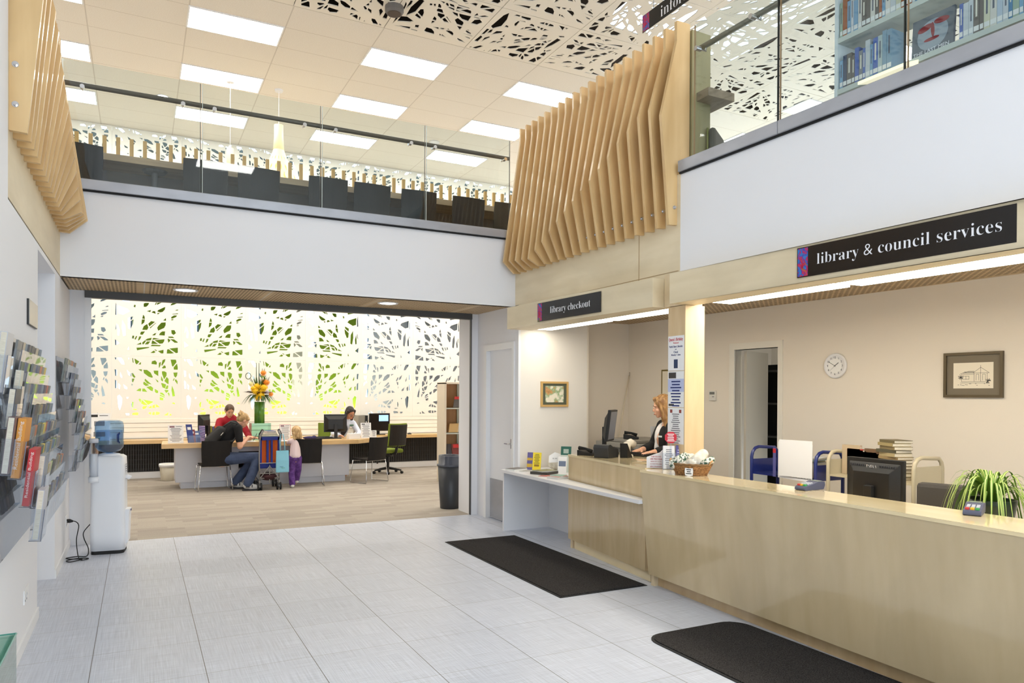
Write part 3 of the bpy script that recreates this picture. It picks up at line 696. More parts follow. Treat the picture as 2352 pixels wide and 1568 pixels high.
MB().prism([(3.80, 7.665), (3.735, 4.91), (3.845, 4.91), (3.99, 6.42), (4.005, 6.505), (4.48, 6.505), (4.48, 7.665)], 'z', .692, .725).build('top', mat('white laminate', (236, 236, 238), .3), ws, bevel=.002)
MB().box(3.835, 7.63, 0, 4.48, 7.66, .692).build('end_panel', MATS['white laminate'], ws)
MB().box(4.45, 6.51, 0, 4.48, 7.63, .692).build('back_panel', MATS['white laminate'], ws)
od = thing('office_desk', 'pale desk behind the long service counter, carrying a monitor and a plant', 'desk')
B(4.03, -.2, .71, 4.86, 4.6, .74).build('top', birchy, od)
for y in (.1, 2.2, 4.5): B(4.1, y, 0, 4.8, y+.03, .71).build('leg_panel', birchy, od)

# ---------------------------------------------------------------- floor mats
matm = mat('charcoal mat pile', (50, 48, 47), .98, spec=.1)
noise_col(matm, (34, 32, 31), (70, 67, 66), 160, bump=.4)
def floor_mat(label, x0, y0, x1, y1, r):
    t = thing('floor_mat', label, 'floor mat', ((x0+x1)/2, (y0+y1)/2, 0))
    w, h = (x1-x0)/2, (y1-y0)/2
    def rr(w, h, r):
        if r < .02: return [(-w, -h), (w, -h), (w, h), (-w, h)]
        return [(sx*(w-r)+r*math.cos(a), sy*(h-r)+r*math.sin(a)) for sx, sy, a0 in ((1, 1, 0), (-1, 1, PI/2), (-1, -1, PI), (1, -1, 1.5*PI)) for a in [a0+PI/2*k/6 for k in range(7)]]
    MB().prism(rr(w, h, r), 'z', 0.0005, .005).build('rubber_edge', rubber, t)
    MB().prism(rr(w-.02, h-.02, max(r-.02, 0)), 'z', .005, .011).build('pile', matm, t)
floor_mat('square-cornered charcoal floor mat beside the checkout counter', 2.965, 4.90, 3.82, 7.32, 0)
floor_mat('round-cornered charcoal floor mat at the bottom edge, along the long counter', 2.975, 1.5, 3.80, 3.87, .15)

# ================================================================ THINGS ON THE COUNTERS
def lines(T, w, h, n, m, parent, top=.0, dens=.8, z=.0012):
    mb = MB(T)
    for i in range(n):
        y = h - top - (h-top)*(i+.5)/n; ww = w*dens*random.uniform(.55, 1)
        lh = (h-top)/n*.22
        mb.quad((w/2-ww/2, y-lh, z), (w/2+ww/2, y-lh, z), (w/2+ww/2, y+lh, z), (w/2-ww/2, y+lh, z))
    return mb.build('print_lines', m, parent)
def sheet(name, label, cat, T, w, h, group=None, m=None, th=.001):
    t = thing(name, label, cat, group=group)
    MB(T).box(0, 0, 0, w, h, th).build('paper', m or paper, t)
    return t
def rect(T, x0, y0, x1, y1, m, parent, name='printed_patch', z=.0013):
    return MB(T).quad((x0, y0, z), (x1, y0, z), (x1, y1, z), (x0, y1, z)).build(name, m, parent)
navy = mat('navy print', (28, 44, 110), .7)
# notices on the pillar
PX = XR-.0012
T = frame((PX, 4.925, 1.815), (0, -1, 0), (0, 0, 1))
t = sheet('notice', 'white notice headed Queen\'s Birthday, top of the pillar', 'notice', T, .205, .295)
text("Queen's Birthday", T @ Matrix.Translation((.1, .262, .001)), .18, .035, mat('crimson print', (190, 40, 60), .7), t, serif=True)
text('Weekend', T @ Matrix.Translation((.1, .235, .001)), .07, .013, MATS['crimson print'], t, serif=True)
text('North Shore Libraries', T @ Matrix.Translation((.1, .205, .001)), .17, .018, navy, t, serif=True)
text('are', T @ Matrix.Translation((.1, .18, .001)), .02, .008, navy, t, serif=True)
text('Closed', T @ Matrix.Translation((.1, .158, .001)), .055, .018, navy, t, serif=True)
text('Monday 7 June', T @ Matrix.Translation((.1, .132, .001)), .12, .018, navy, t, serif=True)
rect(T, .075, .02, .125, .095, mat('dark blue photo', (40, 60, 96), .6), t)
T = frame((PX, 4.925, 1.505), (0, -1, 0), (0, 0, 1))
t = sheet('notice', 'pale blue and white notice with a dark photo, middle of the pillar', 'notice', T, .205, .305)
rect(T, .01, .245, .105, .295, mat('dark photo', (64, 60, 58), .6), t)
rect(T, .0, .13, .205, .24, mat('pale blue tint', (190, 198, 230), .7), t)
rect(T, .01, .01, .08, .028, MATS['dark photo'], t)
lines(T, .205, .23, 9, navy, t, z=.0016)
T = frame((PX, 4.925, 1.195), (0, -1, 0), (0, 0, 1))
t = sheet('notice', 'white notice with small red pictures and centred print, lowest on the pillar', 'notice', T, .205, .305)
rect(T, .03, .262, .06, .29, mat('brown red picture', (150, 70, 60), .7), t); rect(T, .145, .262, .175, .29, MATS['brown red picture'], t)
lines(T, .205, .26, 15, ink, t, dens=.6)
# receipt printer
t = thing('receipt_printer', 'black receipt printer on the checkout counter', 'printer', (4.17, 6.02, .982), .45)
MB().prism([(-.10, 0), (.10, 0), (.10, .085), (.02, .10), (-.06, .135), (-.10, .13), (-.115, .10)], 'y', -.085, .085).build('body', mat('charcoal plastic', (46, 46, 46), .5), t, bevel=.006)
B(.02, -.05, .098, .08, .05, .104).build('lid', black, t)
t = thing('card_stand', 'black triangular card stand between the printer and keyboard', 'stand', (4.335, 5.92, .982), .5)
MB().prism([(-.045, 0), (.075, 0), (-.045, .145)], 'y', -.04, .04).build('wedge', black, t)
# barcode scanner
t = thing('barcode_scanner', 'cream barcode scanner on a curved stand at the checkout', 'scanner', (4.49, 6.08, .982), .3)
MB().lathe([(.055, 0), (.055, .012), (.02, .02)], n=20).build('base', mat('cream plastic', (224, 216, 198), .4), t)
MB().tube([(0, 0, .015), (-.015, 0, .05), (-.035, 0, .09), (-.02, 0, .13)], [.022, .03, .042, .04], 12).build('neck', MATS['cream plastic'], t, smooth=True)
MB().tube([(-.03, 0, .12), (.03, 0, .135), (.075, 0, .11)], [.035, .042, .045], 12).build('head', MATS['cream plastic'], t, smooth=True)
# keyboard, phone, payment unit
def keyboard(name, label, loc, rz, w=.44):
    t = thing(name, label, 'keyboard', loc, rz)
    MB().prism([(-.08, 0), (.08, 0), (.08, .028), (-.08, .014)], 'x', -w/2, w/2).build('case', black, t, bevel=.003)
    mb = MB()
    for r in range(4):
        for c in range(14): mb.box(-w/2+.015+c*(w-.03)/14, -.065+r*.03, .018+r*.003, -w/2+.012+(c+.85)*(w-.03)/14, -.042+r*.03, .025+r*.003)
    mb.build('keys', mat('dark keys', (40, 40, 42), .5), t)
    return t
keyboard('keyboard', 'black keyboard under the hands of the woman at the checkout', (4.60, 6.02, .982), -1.2, .38)
def desk_phone(label, loc, rz):
    t = thing('desk_phone', label, 'telephone', loc, rz)
    MB().prism([(-.09, 0), (.09, 0), (.09, .055), (-.09, .02)], 'x', -.08, .08).build('body', black, t, bevel=.004)
    mb = MB().tube([(-.055, -.07, .045), (-.055, 0, .07), (-.055, .08, .075)], [.02, .012, .02], 10); mb.build('handset', blackm, t, smooth=True)
    mb = MB()
    for i in range(3):
        for j in range(4): mb.box(-.015+i*.026, -.06+j*.022, .03+j*.007, .003+i*.026, -.045+j*.022, .042+j*.007)
    mb.build('keypad', ink, t)
desk_phone('black telephone keypad unit at the far left end of the checkout counter', (4.16, 6.33, .982), .5)
desk_phone('black telephone on the grey copier behind the checkout', (5.28, 7.1, 1.085), .9)
# flat monitor builder: screen faces -y
def monitor(label, loc, rz, w=.42, h=.30, on=None, tilt=0, logo=False, stand=.14, style='arm'):
    t = thing('monitor', label, 'monitor', loc, rz)
    Tm = Matrix.Translation((0, 0, stand+h/2)) @ Matrix.Rotation(tilt, 4, 'X')
    MB(Tm).box(-w/2, -.02, -h/2, w/2, .012, h/2).build('bezel', black, t, bevel=.004)
    bk = MB(Tm); bk.add([(-w*.46, .012, -h*.46), (w*.46, .012, -h*.46), (w*.46, .012, h*.42), (-w*.46, .012, h*.42), (-w*.32, .05, -h*.34), (w*.32, .05, -h*.34), (w*.32, .05, h*.22), (-w*.32, .05, h*.22)],
           [(0, 1, 5, 4), (1, 2, 6, 5), (2, 3, 7, 6), (3, 0, 4, 7), (4, 5, 6, 7), (0, 3, 2, 1)])
    bk.build('back_shell', black, t, bevel=.004)
    MB(Tm).quad((-w/2+.018, -.0215, -h/2+.02), (w/2-.018, -.0215, -h/2+.02), (w/2-.018, -.0215, h/2-.018), (-w/2+.018, -.0215, h/2-.018)).build('screen', mat('grey glowing screen', (70, 70, 72), .3, emit=(120, 120, 125), es=.25) if on == 'dim' else mat('dark screen', (16, 16, 18), .25), t)
    if on == 'window':
        MB(Tm).quad((-.02, -.023, .02), (w*.42, -.023, .02), (w*.42, -.023, h*.40), (-.02, -.023, h*.40)).build('screen_window', mat('lit blue window', (150, 190, 230), .5, emit=(150, 195, 240), es=1.0), t)
    mb = MB().box(-.03, .05, .01, .03, .085, stand+h*.45); mb.build('stand_post', black, t, bevel=.004)
    MB().prism([(-.11, -.07), (.11, -.07), (.10, .11), (-.10, .11)], 'z', 0, .014).build('stand_foot', black, t)
    if logo:
        mb = MB(Tm)
        for k in range(22):
            x = -w*.40+k*w*.8/21
            if abs(x) > .055: mb.box(x, .012, h*.33, x+.006, .032, h*.37)
        mb.build('vent', mat('grey vents', (60, 60, 64), .6), t)
        text('DELL', Tm @ frame((0, .034, h*.33), (-1, 0, 0), (0, .35, 1)), .085, .026, mat('silver mark', (200, 200, 205), .3), t)
    return t
monitor('flat black monitor turned to the side on the checkout counter', (4.44, 6.33, .982), .72, .30, .33, 'dim', .12, stand=.14)
monitor('black monitor seen from behind on the desk past the long counter', (4.53, 3.30, .745), PI/2, .43, .33, logo=True, stand=.10)
# copier behind the checkout
t = thing('copier', 'dark grey copier with a pale top behind the checkout woman', 'copier', (5.45, 7.15, 0))
B(-.35, -.45, 0, .35, .42, .98).build('body', mat('dark copier', (92, 90, 86), .5), t, bevel=.01)
B(-.36, -.46, .98, .36, .43, 1.04).build('lid', mat('mid grey lid', (142, 138, 130), .5), t, bevel=.01)
B(-.30, -.30, 1.04, .30, .30, 1.08).build('feeder', mat('mid grey lid', (142, 138, 130), .5), t, bevel=.01)
T = frame((5.50, 7.0, 1.085), (.8, -.6, 0), (0, .1, 1))
t = thing('sign_holder', 'empty clear acrylic sign holder on the grey copier', 'sign holder'); MB(T).box(0, 0, 0, .17, .15, .004).build('sheet', acryl, t)
t = thing('window_pole', 'thin pale pole leaning in the corner behind the checkout', 'pole')
MB().tube([(5.36, 7.80, 0), (5.63, 7.86, .98), (5.852, 7.92, 1.87)], .008).build('shaft', mat('pale timber pole', (220, 208, 184), .5), t, smooth=True)
MB().tube([(5.852, 7.92, 1.87), (5.86, 7.92, 1.90), (5.85, 7.91, 1.91)], .006).build('hook', chrome, t)
# payment terminals
def terminal(label, loc, rz):
    t = thing('card_terminal', label, 'card terminal', loc, rz, 'card terminals on the long counter')
    MB().prism([(-.10, .004), (-.085, 0), (.085, 0), (.10, .03), (.095, .052), (.03, .055), (-.02, .042), (-.09, .028), (-.10, .015)], 'x', -.042, .042).build('body', mat('slate blue plastic', (78, 82, 104), .4), t, bevel=.006)
    mb = MB(Matrix.Rotation(.16, 4, 'X'))
    for i in range(3):
        for j in range(3): mb.box(-.03+i*.022, -.05+j*.018, .042, -.014+i*.022, -.038+j*.018, .051)
    mb.build('keypad', mat('pale keys', (190, 192, 200), .5), t)
    for k, c in enumerate(((206, 60, 60), (226, 176, 40), (60, 160, 90))):
        MB(Matrix.Rotation(.16, 4, 'X')).box(-.032+k*.023, -.078, .042, -.014+k*.023, -.062, .052).build('key', mat('key %d' % k, c, .4), t)
    B(-.03, .035, .053, .03, .085, .057).build('display', mat('lcd', (120, 130, 120), .3), t)
terminal('slate blue card terminal on the counter in front of the monitor', (3.98, 3.38, .982), -1.55)
terminal('slate blue card terminal on the counter in front of the spider plant', (3.96, 2.30, .982), -1.15)
# "our books" box, leaflet holder, red octagon
t = thing('sign_box', 'white card box with red print about precious books on the counter', 'box', (3.93, 4.97, .982), 0)
T = frame((-.04, .04, 0), (.14, -.12, 0), (0, 0, 1))
MB(T).prism([(0, 0), (.17, 0), (.17, .19), (.11, .13), (0, .09)], 'z', -.06, 0).build('box', mat('white card', (236, 234, 236), .5), t)
for k, (s_, w_, h_) in enumerate((('OUR BOOKS', .085, .012), ('ARE PRECIOUS', .10, .012), ('please do not be', .09, .010), ('to mark the page', .10, .010), ('take a bookmark', .10, .010))):
    text(s_, T @ Matrix.Translation((.08, .098-.021*k, .001)), w_, h_, redink, t)
t = thing('leaflet_holder', 'clear acrylic holder of white and purple leaflets beside the white box', 'leaflet holder', (3.96, 4.80, .982))
T = frame((-.03, .035, 0), (.12, -.09, 0), (.02, .03, .2))
MB(T).box(-.005, 0, 0, .17, .14, .003).box(-.005, 0, -.03, .17, .004, 0).box(-.005, 0, -.033, .17, .20, -.03).build('holder', acryl, t)

a = sheet('leaflet', 'white printed leaflet standing in the clear holder beside the white box', 'leaflet', T @ frame((-.0, .006, 0), (1, 0, 0), (0, 1, 0)), .095, .195); a.location = (3.96, 4.80, .982)
T2 = T @ Matrix.Translation((0, .006, 0)); lines(T2, .095, .17, 11, ink, a)
a = sheet('leaflet', 'purple and white leaflet standing in the clear holder beside the basket', 'leaflet', T @ frame((.105, .006, 0), (1, 0, 0), (0, 1, 0)), .06, .2, m=mat('purple card', (90, 84, 150), .5)); a.location = (3.96, 4.80, .982)
T2 = T @ Matrix.Translation((.105, .006, 0)); lines(T2, .06, .17, 8, mat('pale print', (200, 196, 226), .7), a)
t = thing('octagon_card', 'red octagonal card with white print on a clear stem, against the pillar', 'card', (3.97, 4.78, .982))
T = frame((0, .01, .27), (.75, -.65, 0), (0, 0, 1))
oc = [(.052*math.cos(PI/8+k*PI/4), .052*math.sin(PI/8+k*PI/4)) for k in range(8)]
MB(T).prism(oc, 'z', -.003, 0).build('card', mat('stop red card', (190, 36, 52), .5), t)
MB(T).box(-.008, -.27, -.006, .008, -.04, -.003).build('stem', acryl, t)
lines(T @ Matrix.Translation((-.04, -.035, 0)), .08, .07, 5, paper, t)
# wicker basket with rolled cloth bags
wick = mat('wicker', (160, 112, 62), .7); noise_col(wick, (112, 72, 36), (196, 146, 90), 60, (1, 1, 3), bump=.5)
t = thing('wicker_basket', 'oval wicker basket of rolled cloth bags on the counter', 'basket', (3.87, 4.42, .982), -1.05)
mb = MB()
n = 40
for k in range(9):
    f = k/8; a, b_ = .12+.035*f, .075+.03*f; z = .006+.07*f
    ph = k % 2
    mb.tube([(a*math.cos(2*PI*i/n)*(1+.02*((i+ph) % 2)), b_*math.sin(2*PI*i/n)*(1+.02*((i+ph) % 2)), z) for i in range(n+1)], .0055, 6)
mb.lathe([(0, 0), (.12, 0), (.122, .01), (0, .012)], n=30, sy=.63)
mb.build('woven_side', wick, t, smooth=True)
mb = MB(); mb.tube([(.157*math.cos(2*PI*i/n), .107*math.sin(2*PI*i/n), .082+.004*(i % 2)) for i in range(n+1)], .010, 7); mb.build('rim', mat('dark wicker', (120, 88, 50), .7), t, smooth=True)
for s in (-1, 1):
    MB().tube([(s*.15+.0, -.035, .08), (s*.165, -.025, .11), (s*.168, .0, .118), (s*.165, .025, .11), (s*.15, .035, .08)], .007, 7).build('handle', mat('pale wicker', (190, 144, 90), .6), t, smooth=True)
tg = MB(frame((.02, -.112, .035), (1, 0, 0), (0, 0, 1))).prism([(-.03, -.03), (0, -.036), (.03, -.03), (.034, 0), (.03, .028), (0, .024), (-.03, .028), (-.034, 0)], 'z', 0, .002).build('price_tag', paper, t)
lines(frame((-.008, -.1145, .012), (1, 0, 0), (0, 0, 1)), .055, .045, 3, mat('black print', (40, 40, 40), .7), tg)
clothm = mat('cream cloth', (226, 220, 204), .9); noise_col(clothm, (206, 198, 180), (236, 231, 218), 20, bump=.5)
leafm = mat('cloth with green leaf print', (214, 214, 200), .9); noise_col(leafm, (60, 90, 70), (226, 222, 208), 55, (1, 1, 1), 3, .44, .52)
for k, (x, y, z, rr, L, ang, m, lab) in enumerate(((-.09, -.02, .11, .042, .10, .6, leafm, 'rolled cloth bag with green leaf print at the left of the basket'), (-.03, .02, .10, .035, .12, 1.4, clothm, 'plain rolled cream bag in the middle of the basket'),
        (.05, .01, .125, .05, .13, 1.1, clothm, 'large folded cream bag standing up in the basket'), (.12, .0, .10, .033, .09, .4, leafm, 'rolled cloth bag with green leaf print at the right of the basket'))):
    o = MB(Matrix.Translation((x, y, z)) @ Matrix.Rotation(ang, 4, 'Z') @ Matrix.Rotation(1.0, 4, 'Y')).cap((0, 0, -L/2), (0, 0, L/2), rr, rr*.85).build('rolled_bag', m, None, (3.87, 4.42, .982), -1.05, smooth=True)
    tag(o, lab, 'bag', 'rolled cloth bags in the basket')
t = thing('hand_sanitiser', 'small white tag holder with a round hole behind the basket', 'tag holder', (4.0, 4.60, .982))
t.name = 'tag_holder'
mb = MB(frame((0, 0, .12), (.75, -.65, 0), (0, 0, 1))); mb.tube([(.022*math.cos(a*PI/8), .022*math.sin(a*PI/8), 0) for a in range(17)], .008); mb.build('ring', trimw, t, smooth=True)
MB(frame((-.02, .02, 0), (.75, -.65, 0), (0, 0, 1))).box(0, 0, 0, .05, .10, .01).build('card', trimw, t)
T = frame((-.02, .02, 0), (.75, -.65, 0), (0, 0, 1)); rect(T, .006, .03, .044, .06, mat('brown picture', (120, 84, 70), .7), t, z=.011)

# ---------------------------------------------------------------- magazines on the white shelf
def mag(label, x, y, z, w, h, th, rz, cov, spine=(230, 230, 226), name='magazine'):
    t = thing(name, label, 'magazine', (x, y, z), rz, 'magazines and leaflets on the white shelf')
    B(-w/2, -h/2, 0, w/2, h/2, th-.002).build('pages', pagem if spine is None else mat('pages %d%d%d' % spine, spine, .7), t)
    o = B(-w/2-.001, -h/2-.001, th-.002, w/2+.001, h/2+.001, th).build('cover', mat('cover %d%d%d' % cov, cov, .35), t)
    rect(Matrix.Translation((-w/2, -h/2, th)), .02, h*.55, w-.02, h*.9, mat('cover block %d%d%d' % tuple(min(255, int(c*.6+60)) for c in cov), tuple(min(255, int(c*.6+60)) for c in cov), .5), o, 'cover_picture')
    return t
sz = .725
mag('grey and black magazine at the far left end of the white shelf', 3.93, 7.50, sz, .21, .15, .022, .3, (120, 112, 104))
mag('small white booklet beside the far left magazine on the white shelf', 3.97, 7.33, sz, .14, .10, .008, .5, (200, 198, 192))
mag('thick dark magazine stack in the middle of the white shelf', 4.03, 7.02, sz, .24, .22, .030, .5, (60, 58, 46), (70, 66, 60))
mag('olive covered magazine lying on the dark stack', 4.04, 7.03, sz+.03, .22, .17, .010, .2, (150, 146, 90))
mag('red edged booklet between the magazine piles on the white shelf', 3.92, 6.80, sz, .13, .12, .006, .7, (214, 120, 110))
mag('orange and green brochure pile near the checkout counter', 3.93, 6.56, sz, .17, .15, .028, .35, (214, 128, 96), (216, 214, 208))
mag('green topped brochure lying on the orange pile', 3.94, 6.56, sz+.028, .15, .13, .008, .6, (150, 190, 170))
T = frame((4.07, 7.50, sz), (.13, -.14, 0), (.03, .03, .2))
t = sheet('leaflet', 'bright yellow leaflet standing on the white shelf', 'leaflet', T @ Matrix.Translation((.07, 0, 0)), .10, .205, m=mat('yellow card', (238, 214, 52), .5), th=.01)
rect(T @ Matrix.Translation((.07, 0, .01)), .02, .04, .08, .065, mat('ochre block', (150, 120, 40), .5), t); lines(T @ Matrix.Translation((.07, .07, .01)), .10, .12, 7, mat('olive print', (130, 120, 50), .7), t)
t = sheet('leaflet', 'purple and ochre leaflet standing beside the yellow one on the shelf', 'leaflet', T, .065, .205, m=mat('violet card', (104, 96, 150), .5), th=.01)
rect(T, .0, .03, .065, .07, mat('ochre card', (206, 168, 60), .5), t, z=.0105); rect(T, .0, .11, .065, .14, MATS['ochre card'], t, z=.0105)
t = thing('cloth_bag', 'cream cloth bag with a white card standing on the white shelf', 'bag', (4.38, 7.33, sz), -.6)
MB().cap((0, 0, .07), (.02, 0, .12), .075, .06).ell((-.06, .01, .09), (.05, .05, .08)).build('bag', clothm, t, voxel=.012, ms=3)
T = frame((-.02, -.082, .09), (1, 0, 0), (0, .2, 1)); MB(T).prism([(-.07, 0), (.07, .01), (.075, .10), (0, .125), (-.07, .08)], 'z', 0, .002).build('card', paper, t)
text('$1.50', T @ Matrix.Translation((0, .05, .003)), .05, .014, mat('black print', (40, 40, 40), .7), t, serif=True)
T = frame((4.27, 7.08, sz), (.11, -.10, 0), (.035, .04, .2))
t = sheet('leaflet', 'tall leaflet with a green heading leaning beside the checkout counter', 'leaflet', T, .12, .30, m=mat('grey green paper', (206, 214, 206), .6), th=.003)
rect(T, .0, .2, .12, .30, mat('deep green print', (34, 96, 82), .5), t, z=.0036); rect(T, .03, .22, .09, .27, mat('pale picture', (170, 186, 176), .5), t, z=.0042)
t = sheet('leaflet', 'white leaflet with a blue landscape photo leaning in front of the green one', 'leaflet', frame((4.19, 7.0, sz), (.11, -.10, 0), (.035, .04, .2)), .10, .19, th=.003)
rect(frame((4.19, 7.0, sz), (.11, -.10, 0), (.035, .04, .2)), .01, .08, .09, .14, mat('blue grey photo', (110, 124, 150), .5), t, z=.0036)

# ---------------------------------------------------------------- pictures, clock, thermostat
t = thing('framed_picture', 'small gold framed watercolour with green mount on the alcove wall', 'picture', (4.555, 7.70, 1.615))
mb = MB()
for a in ((-.195, -.155, .195, -.13), (-.195, .13, .195, .155), (-.195, -.13, -.17, .13), (.17, -.13, .195, .13)): mb.box(a[0], -.022, a[1], a[2], 0, a[3])
mb.build('frame', mat('gold wood frame', (206, 168, 104), .4), t)
B(-.17, -.010, -.13, .17, -.004, .13).build('mount', mat('dark green mount', (86, 92, 74), .8), t)
art = mat('watercolour', (220, 210, 180), .8)
cr = noise_col(art, (120, 110, 60), (236, 228, 206), 9, detail=6, lo=.32, hi=.55)
e = cr.color_ramp.elements.new(.42); e.color = lin((206, 150, 96)); e = cr.color_ramp.elements.new(.48); e.color = lin((150, 176, 130))
B(-.13, -.012, -.10, .13, -.010, .10).build('painting', art, t)
def onwall(s, z, n=0): return OT @ Vector((s, n, z))
TW = lambda s, z, n=-.002: frame(onwall(s, z, n), OD, (0, 0, 1))
t = thing('framed_picture', 'dark framed ink drawing of a villa on the office wall', 'picture')
T = TW(4.19, 1.60)
mb = MB(T)
for a in ((0, 0, .46, .022), (0, .348, .46, .37), (0, .022, .022, .348), (.438, .022, .46, .348)): mb.box(a[0], a[1], 0, a[2], a[3], .025)
mb.build('frame', mat('dark bronze frame', (96, 84, 62), .4, .3), t)
MB(T).box(.022, .022, .002, .438, .348, .008).build('mount', mat('olive grey mount', (122, 112, 94), .8), t)
MB(T).box(.075, .075, .008, .385, .285, .010).build('paper', mat('drawing paper', (236, 226, 204), .8), t)
mb = MB(T)
def ln(x0, y0, x1, y1, w=.0022):
    d = Vector((x1-x0, y1-y0)); k = Vector((-d.y, d.x)).normalized()*w/2
    mb.quad((x0-k.x, y0-k.y, .0105), (x1-k.x, y1-k.y, .0105), (x1+k.x, y1+k.y, .0105), (x0+k.x, y0+k.y, .0105))
for q in ((.14, .13, .34, .13), (.14, .13, .14, .19), (.14, .19, .24, .19), (.24, .13, .24, .2), (.34, .13, .34, .2), (.13, .195, .2, .215), (.2, .215, .24, .215), (.23, .2, .29, .245), (.29, .245, .355, .2), (.23, .2, .355, .2), (.15, .15, .20, .15), (.15, .175, .20, .175), (.15, .15, .15, .175), (.20, .15, .20, .175), (.175, .15, .175, .175),
          (.255, .14, .255, .19), (.275, .14, .275, .19), (.255, .19, .275, .19), (.29, .13, .29, .245), (.305, .14, .305, .19), (.325, .14, .325, .19), (.305, .19, .325, .19), (.13, .12, .36, .118), (.16, .21, .24, .21), (.15, .20, .24, .20), (.16, .205, .24, .205), (.29, .245, .29, .262)): ln(*q)
for k in range(26):
    a = random.uniform(0, 2*PI); c = (.135, .17) if k < 13 else (.345, .135); ln(c[0], c[1], c[0]+.022*math.cos(a), c[1]+.022*math.sin(a), .003)
for k in range(12):
    x = random.uniform(.11, .36); y = random.uniform(.095, .115); ln(x, y, x+.01, y, .003)
mb.build('ink_lines', mat('black ink', (40, 38, 36), .8), t)
t = thing('framed_picture', 'gold edged picture on the office wall, mostly hidden by the pillar', 'picture')
T = TW(.68, 1.50); MB(T).box(0, 0, 0, .5, .43, .02).build('frame', mat('dark gold frame', (120, 104, 50), .4), t); MB(T).box(.02, .02, .02, .48, .41, .021).build('mount', mat('drawing paper', (236, 226, 204), .8), t)
t = thing('wall_clock', 'round white wall clock showing ten to two', 'clock')
T = TW(3.155, 1.90)
MB(T @ Matrix.Rotation(0, 4, 'Z')).lathe([(0, 0), (.118, 0), (.122, .015), (.115, .03), (.10, .022), (0, .02)], n=40).build('case', mat('clock white', (232, 230, 228), .35), t, smooth=True)
MB(T).lathe([(0, .021), (.1, .0215)], n=40).build('dial', mat('dial white', (240, 239, 234), .5), t)
bk = mat('clock black', (50, 50, 52), .5)
for k in range(1, 13):
    a = PI/2-k*PI/6
    text(str(k), T @ Matrix.Translation((.08*math.cos(a), .08*math.sin(a), .0225)), None, .019, bk, t, name='numeral')
for nm, a, L, w in (('hour_hand', PI/2-1.83*PI/6, .05, .006), ('minute_hand', PI/2-50*PI/30, .075, .004), ('second_hand', PI/2-38*PI/30, .07, .0015)):
    d = (math.cos(a), math.sin(a)); k = (-d[1]*w/2, d[0]*w/2)
    MB(T).quad((-k[0]-d[0]*.012, -k[1]-d[1]*.012, .0245), (k[0]-d[0]*.012, k[1]-d[1]*.012, .0245), (k[0]+d[0]*L, k[1]+d[1]*L, .0245), (-k[0]+d[0]*L, -k[1]+d[1]*L, .0245)).build(nm, bk, t)
t = thing('thermostat', 'small white thermostat beside the pillar on the office wall', 'thermostat')
T = TW(1.50, 1.55); MB(T).box(0, 0, 0, .10, .115, .022).build('case', mat('off white plastic', (222, 218, 208), .5), t, bevel=.004)
MB(T).box(.012, .07, .022, .088, .10, .024).build('display', mat('lcd grey', (110, 112, 104), .4), t); MB(T).box(.055, .04, .022, .08, .048, .026).build('button', ink, t)

# ---------------------------------------------------------------- office trolleys
def trolley(label, X0_, X1_, Yf, Yn, zt, m, shelf_z):
    t = thing('book_trolley', label, 'trolley')
    for y in (Yf, Yn):
        r = .09
        pts = [(X0_, y, .12), (X0_, y, zt-r)] + [(X0_+r-r*math.cos(a), y, zt-r+r*math.sin(a)) for a in (PI/6, PI/3, PI/2)] + [(X1_-r+r*math.sin(a), y, zt-r+r*math.cos(a)) for a in (PI/6, PI/3, PI/2)] + [(X1_, y, .12)]
        MB().tube(pts, .016, 10).build('end_hoop', m, t, smooth=True)
        for x in (X0_, X1_):
            MB().cyl((x-.012, y, .05), (x+.012, y, .05), .05, n=16).build('wheel', rubber, t)
            MB().cyl((x, y, .09), (x, y, .13), .014).build('caster_stem', chrome, t)
    for z in shelf_z:
        mb = MB().box(X0_, Yn, z, X1_, Yf, z+.015).box(X0_, Yn-.004, z, X1_, Yn+.004, z+.14).box(X0_, Yf-.004, z, X1_, Yf+.004, z+.14).box(X1_-.01, Yn, z, X1_, Yf, z+.06)
        mb.build('shelf', m, t)
    return t
trolley('navy blue book trolley with round hoops standing against the office wall', 5.25, 5.60, 5.14, 4.40, 1.115, mat('navy enamel', (26, 42, 112), .35, coat=.3), (.86, .45))
trolley('cream metal book trolley loaded with old books by the office wall', 5.25, 5.60, 4.27, 3.50, 1.135, mat('cream enamel', (196, 184, 154), .4, coat=.3), (.925, .45))
def bookbox(name, label, loc, rz, w, d, h, cov, group, flat=True, cat='book'):
    # w = along spine, d = page depth, h = thickness ; flat: lies, else stands on its tail
    t = thing(name, label, cat, loc, rz, group)
    R = None if flat else Matrix.Rotation(PI/2, 4, 'X')
    mb = MB(R); mb.box(-w/2+.003, -d/2+.003, .003, w/2-.003, d/2-.006, h-.003); mb.build('pages', pagem, t)
    mb = MB(R); mb.box(-w/2, -d/2, 0, w/2, d/2, .003).box(-w/2, -d/2, h-.003, w/2, d/2, h).box(-w/2, d/2-.004, .003, w/2, d/2, h-.003)
    mb.build('cover', mat('book %d %d %d' % cov, cov, .55), t)
    return t
z = .941
olds = [(150, 136, 96), (130, 120, 84), (168, 150, 110), (96, 86, 66), (158, 142, 104), (120, 106, 76), (150, 128, 90), (176, 160, 120), (84, 80, 62), (140, 124, 88), (164, 148, 104), (110, 100, 70)]
for k, c in enumerate(olds):
    h = random.uniform(.022, .032)
    bookbox('book', 'old tan hardback in the tall stack on the cream trolley, %s from the bottom' % ORD[k], (5.43+random.uniform(-.01, .01), 3.78+random.uniform(-.01, .01), z), 1.2+random.uniform(-.12, .12), .22, .15, h, c, 'old hardbacks stacked on the cream trolley'); z += h+.0005
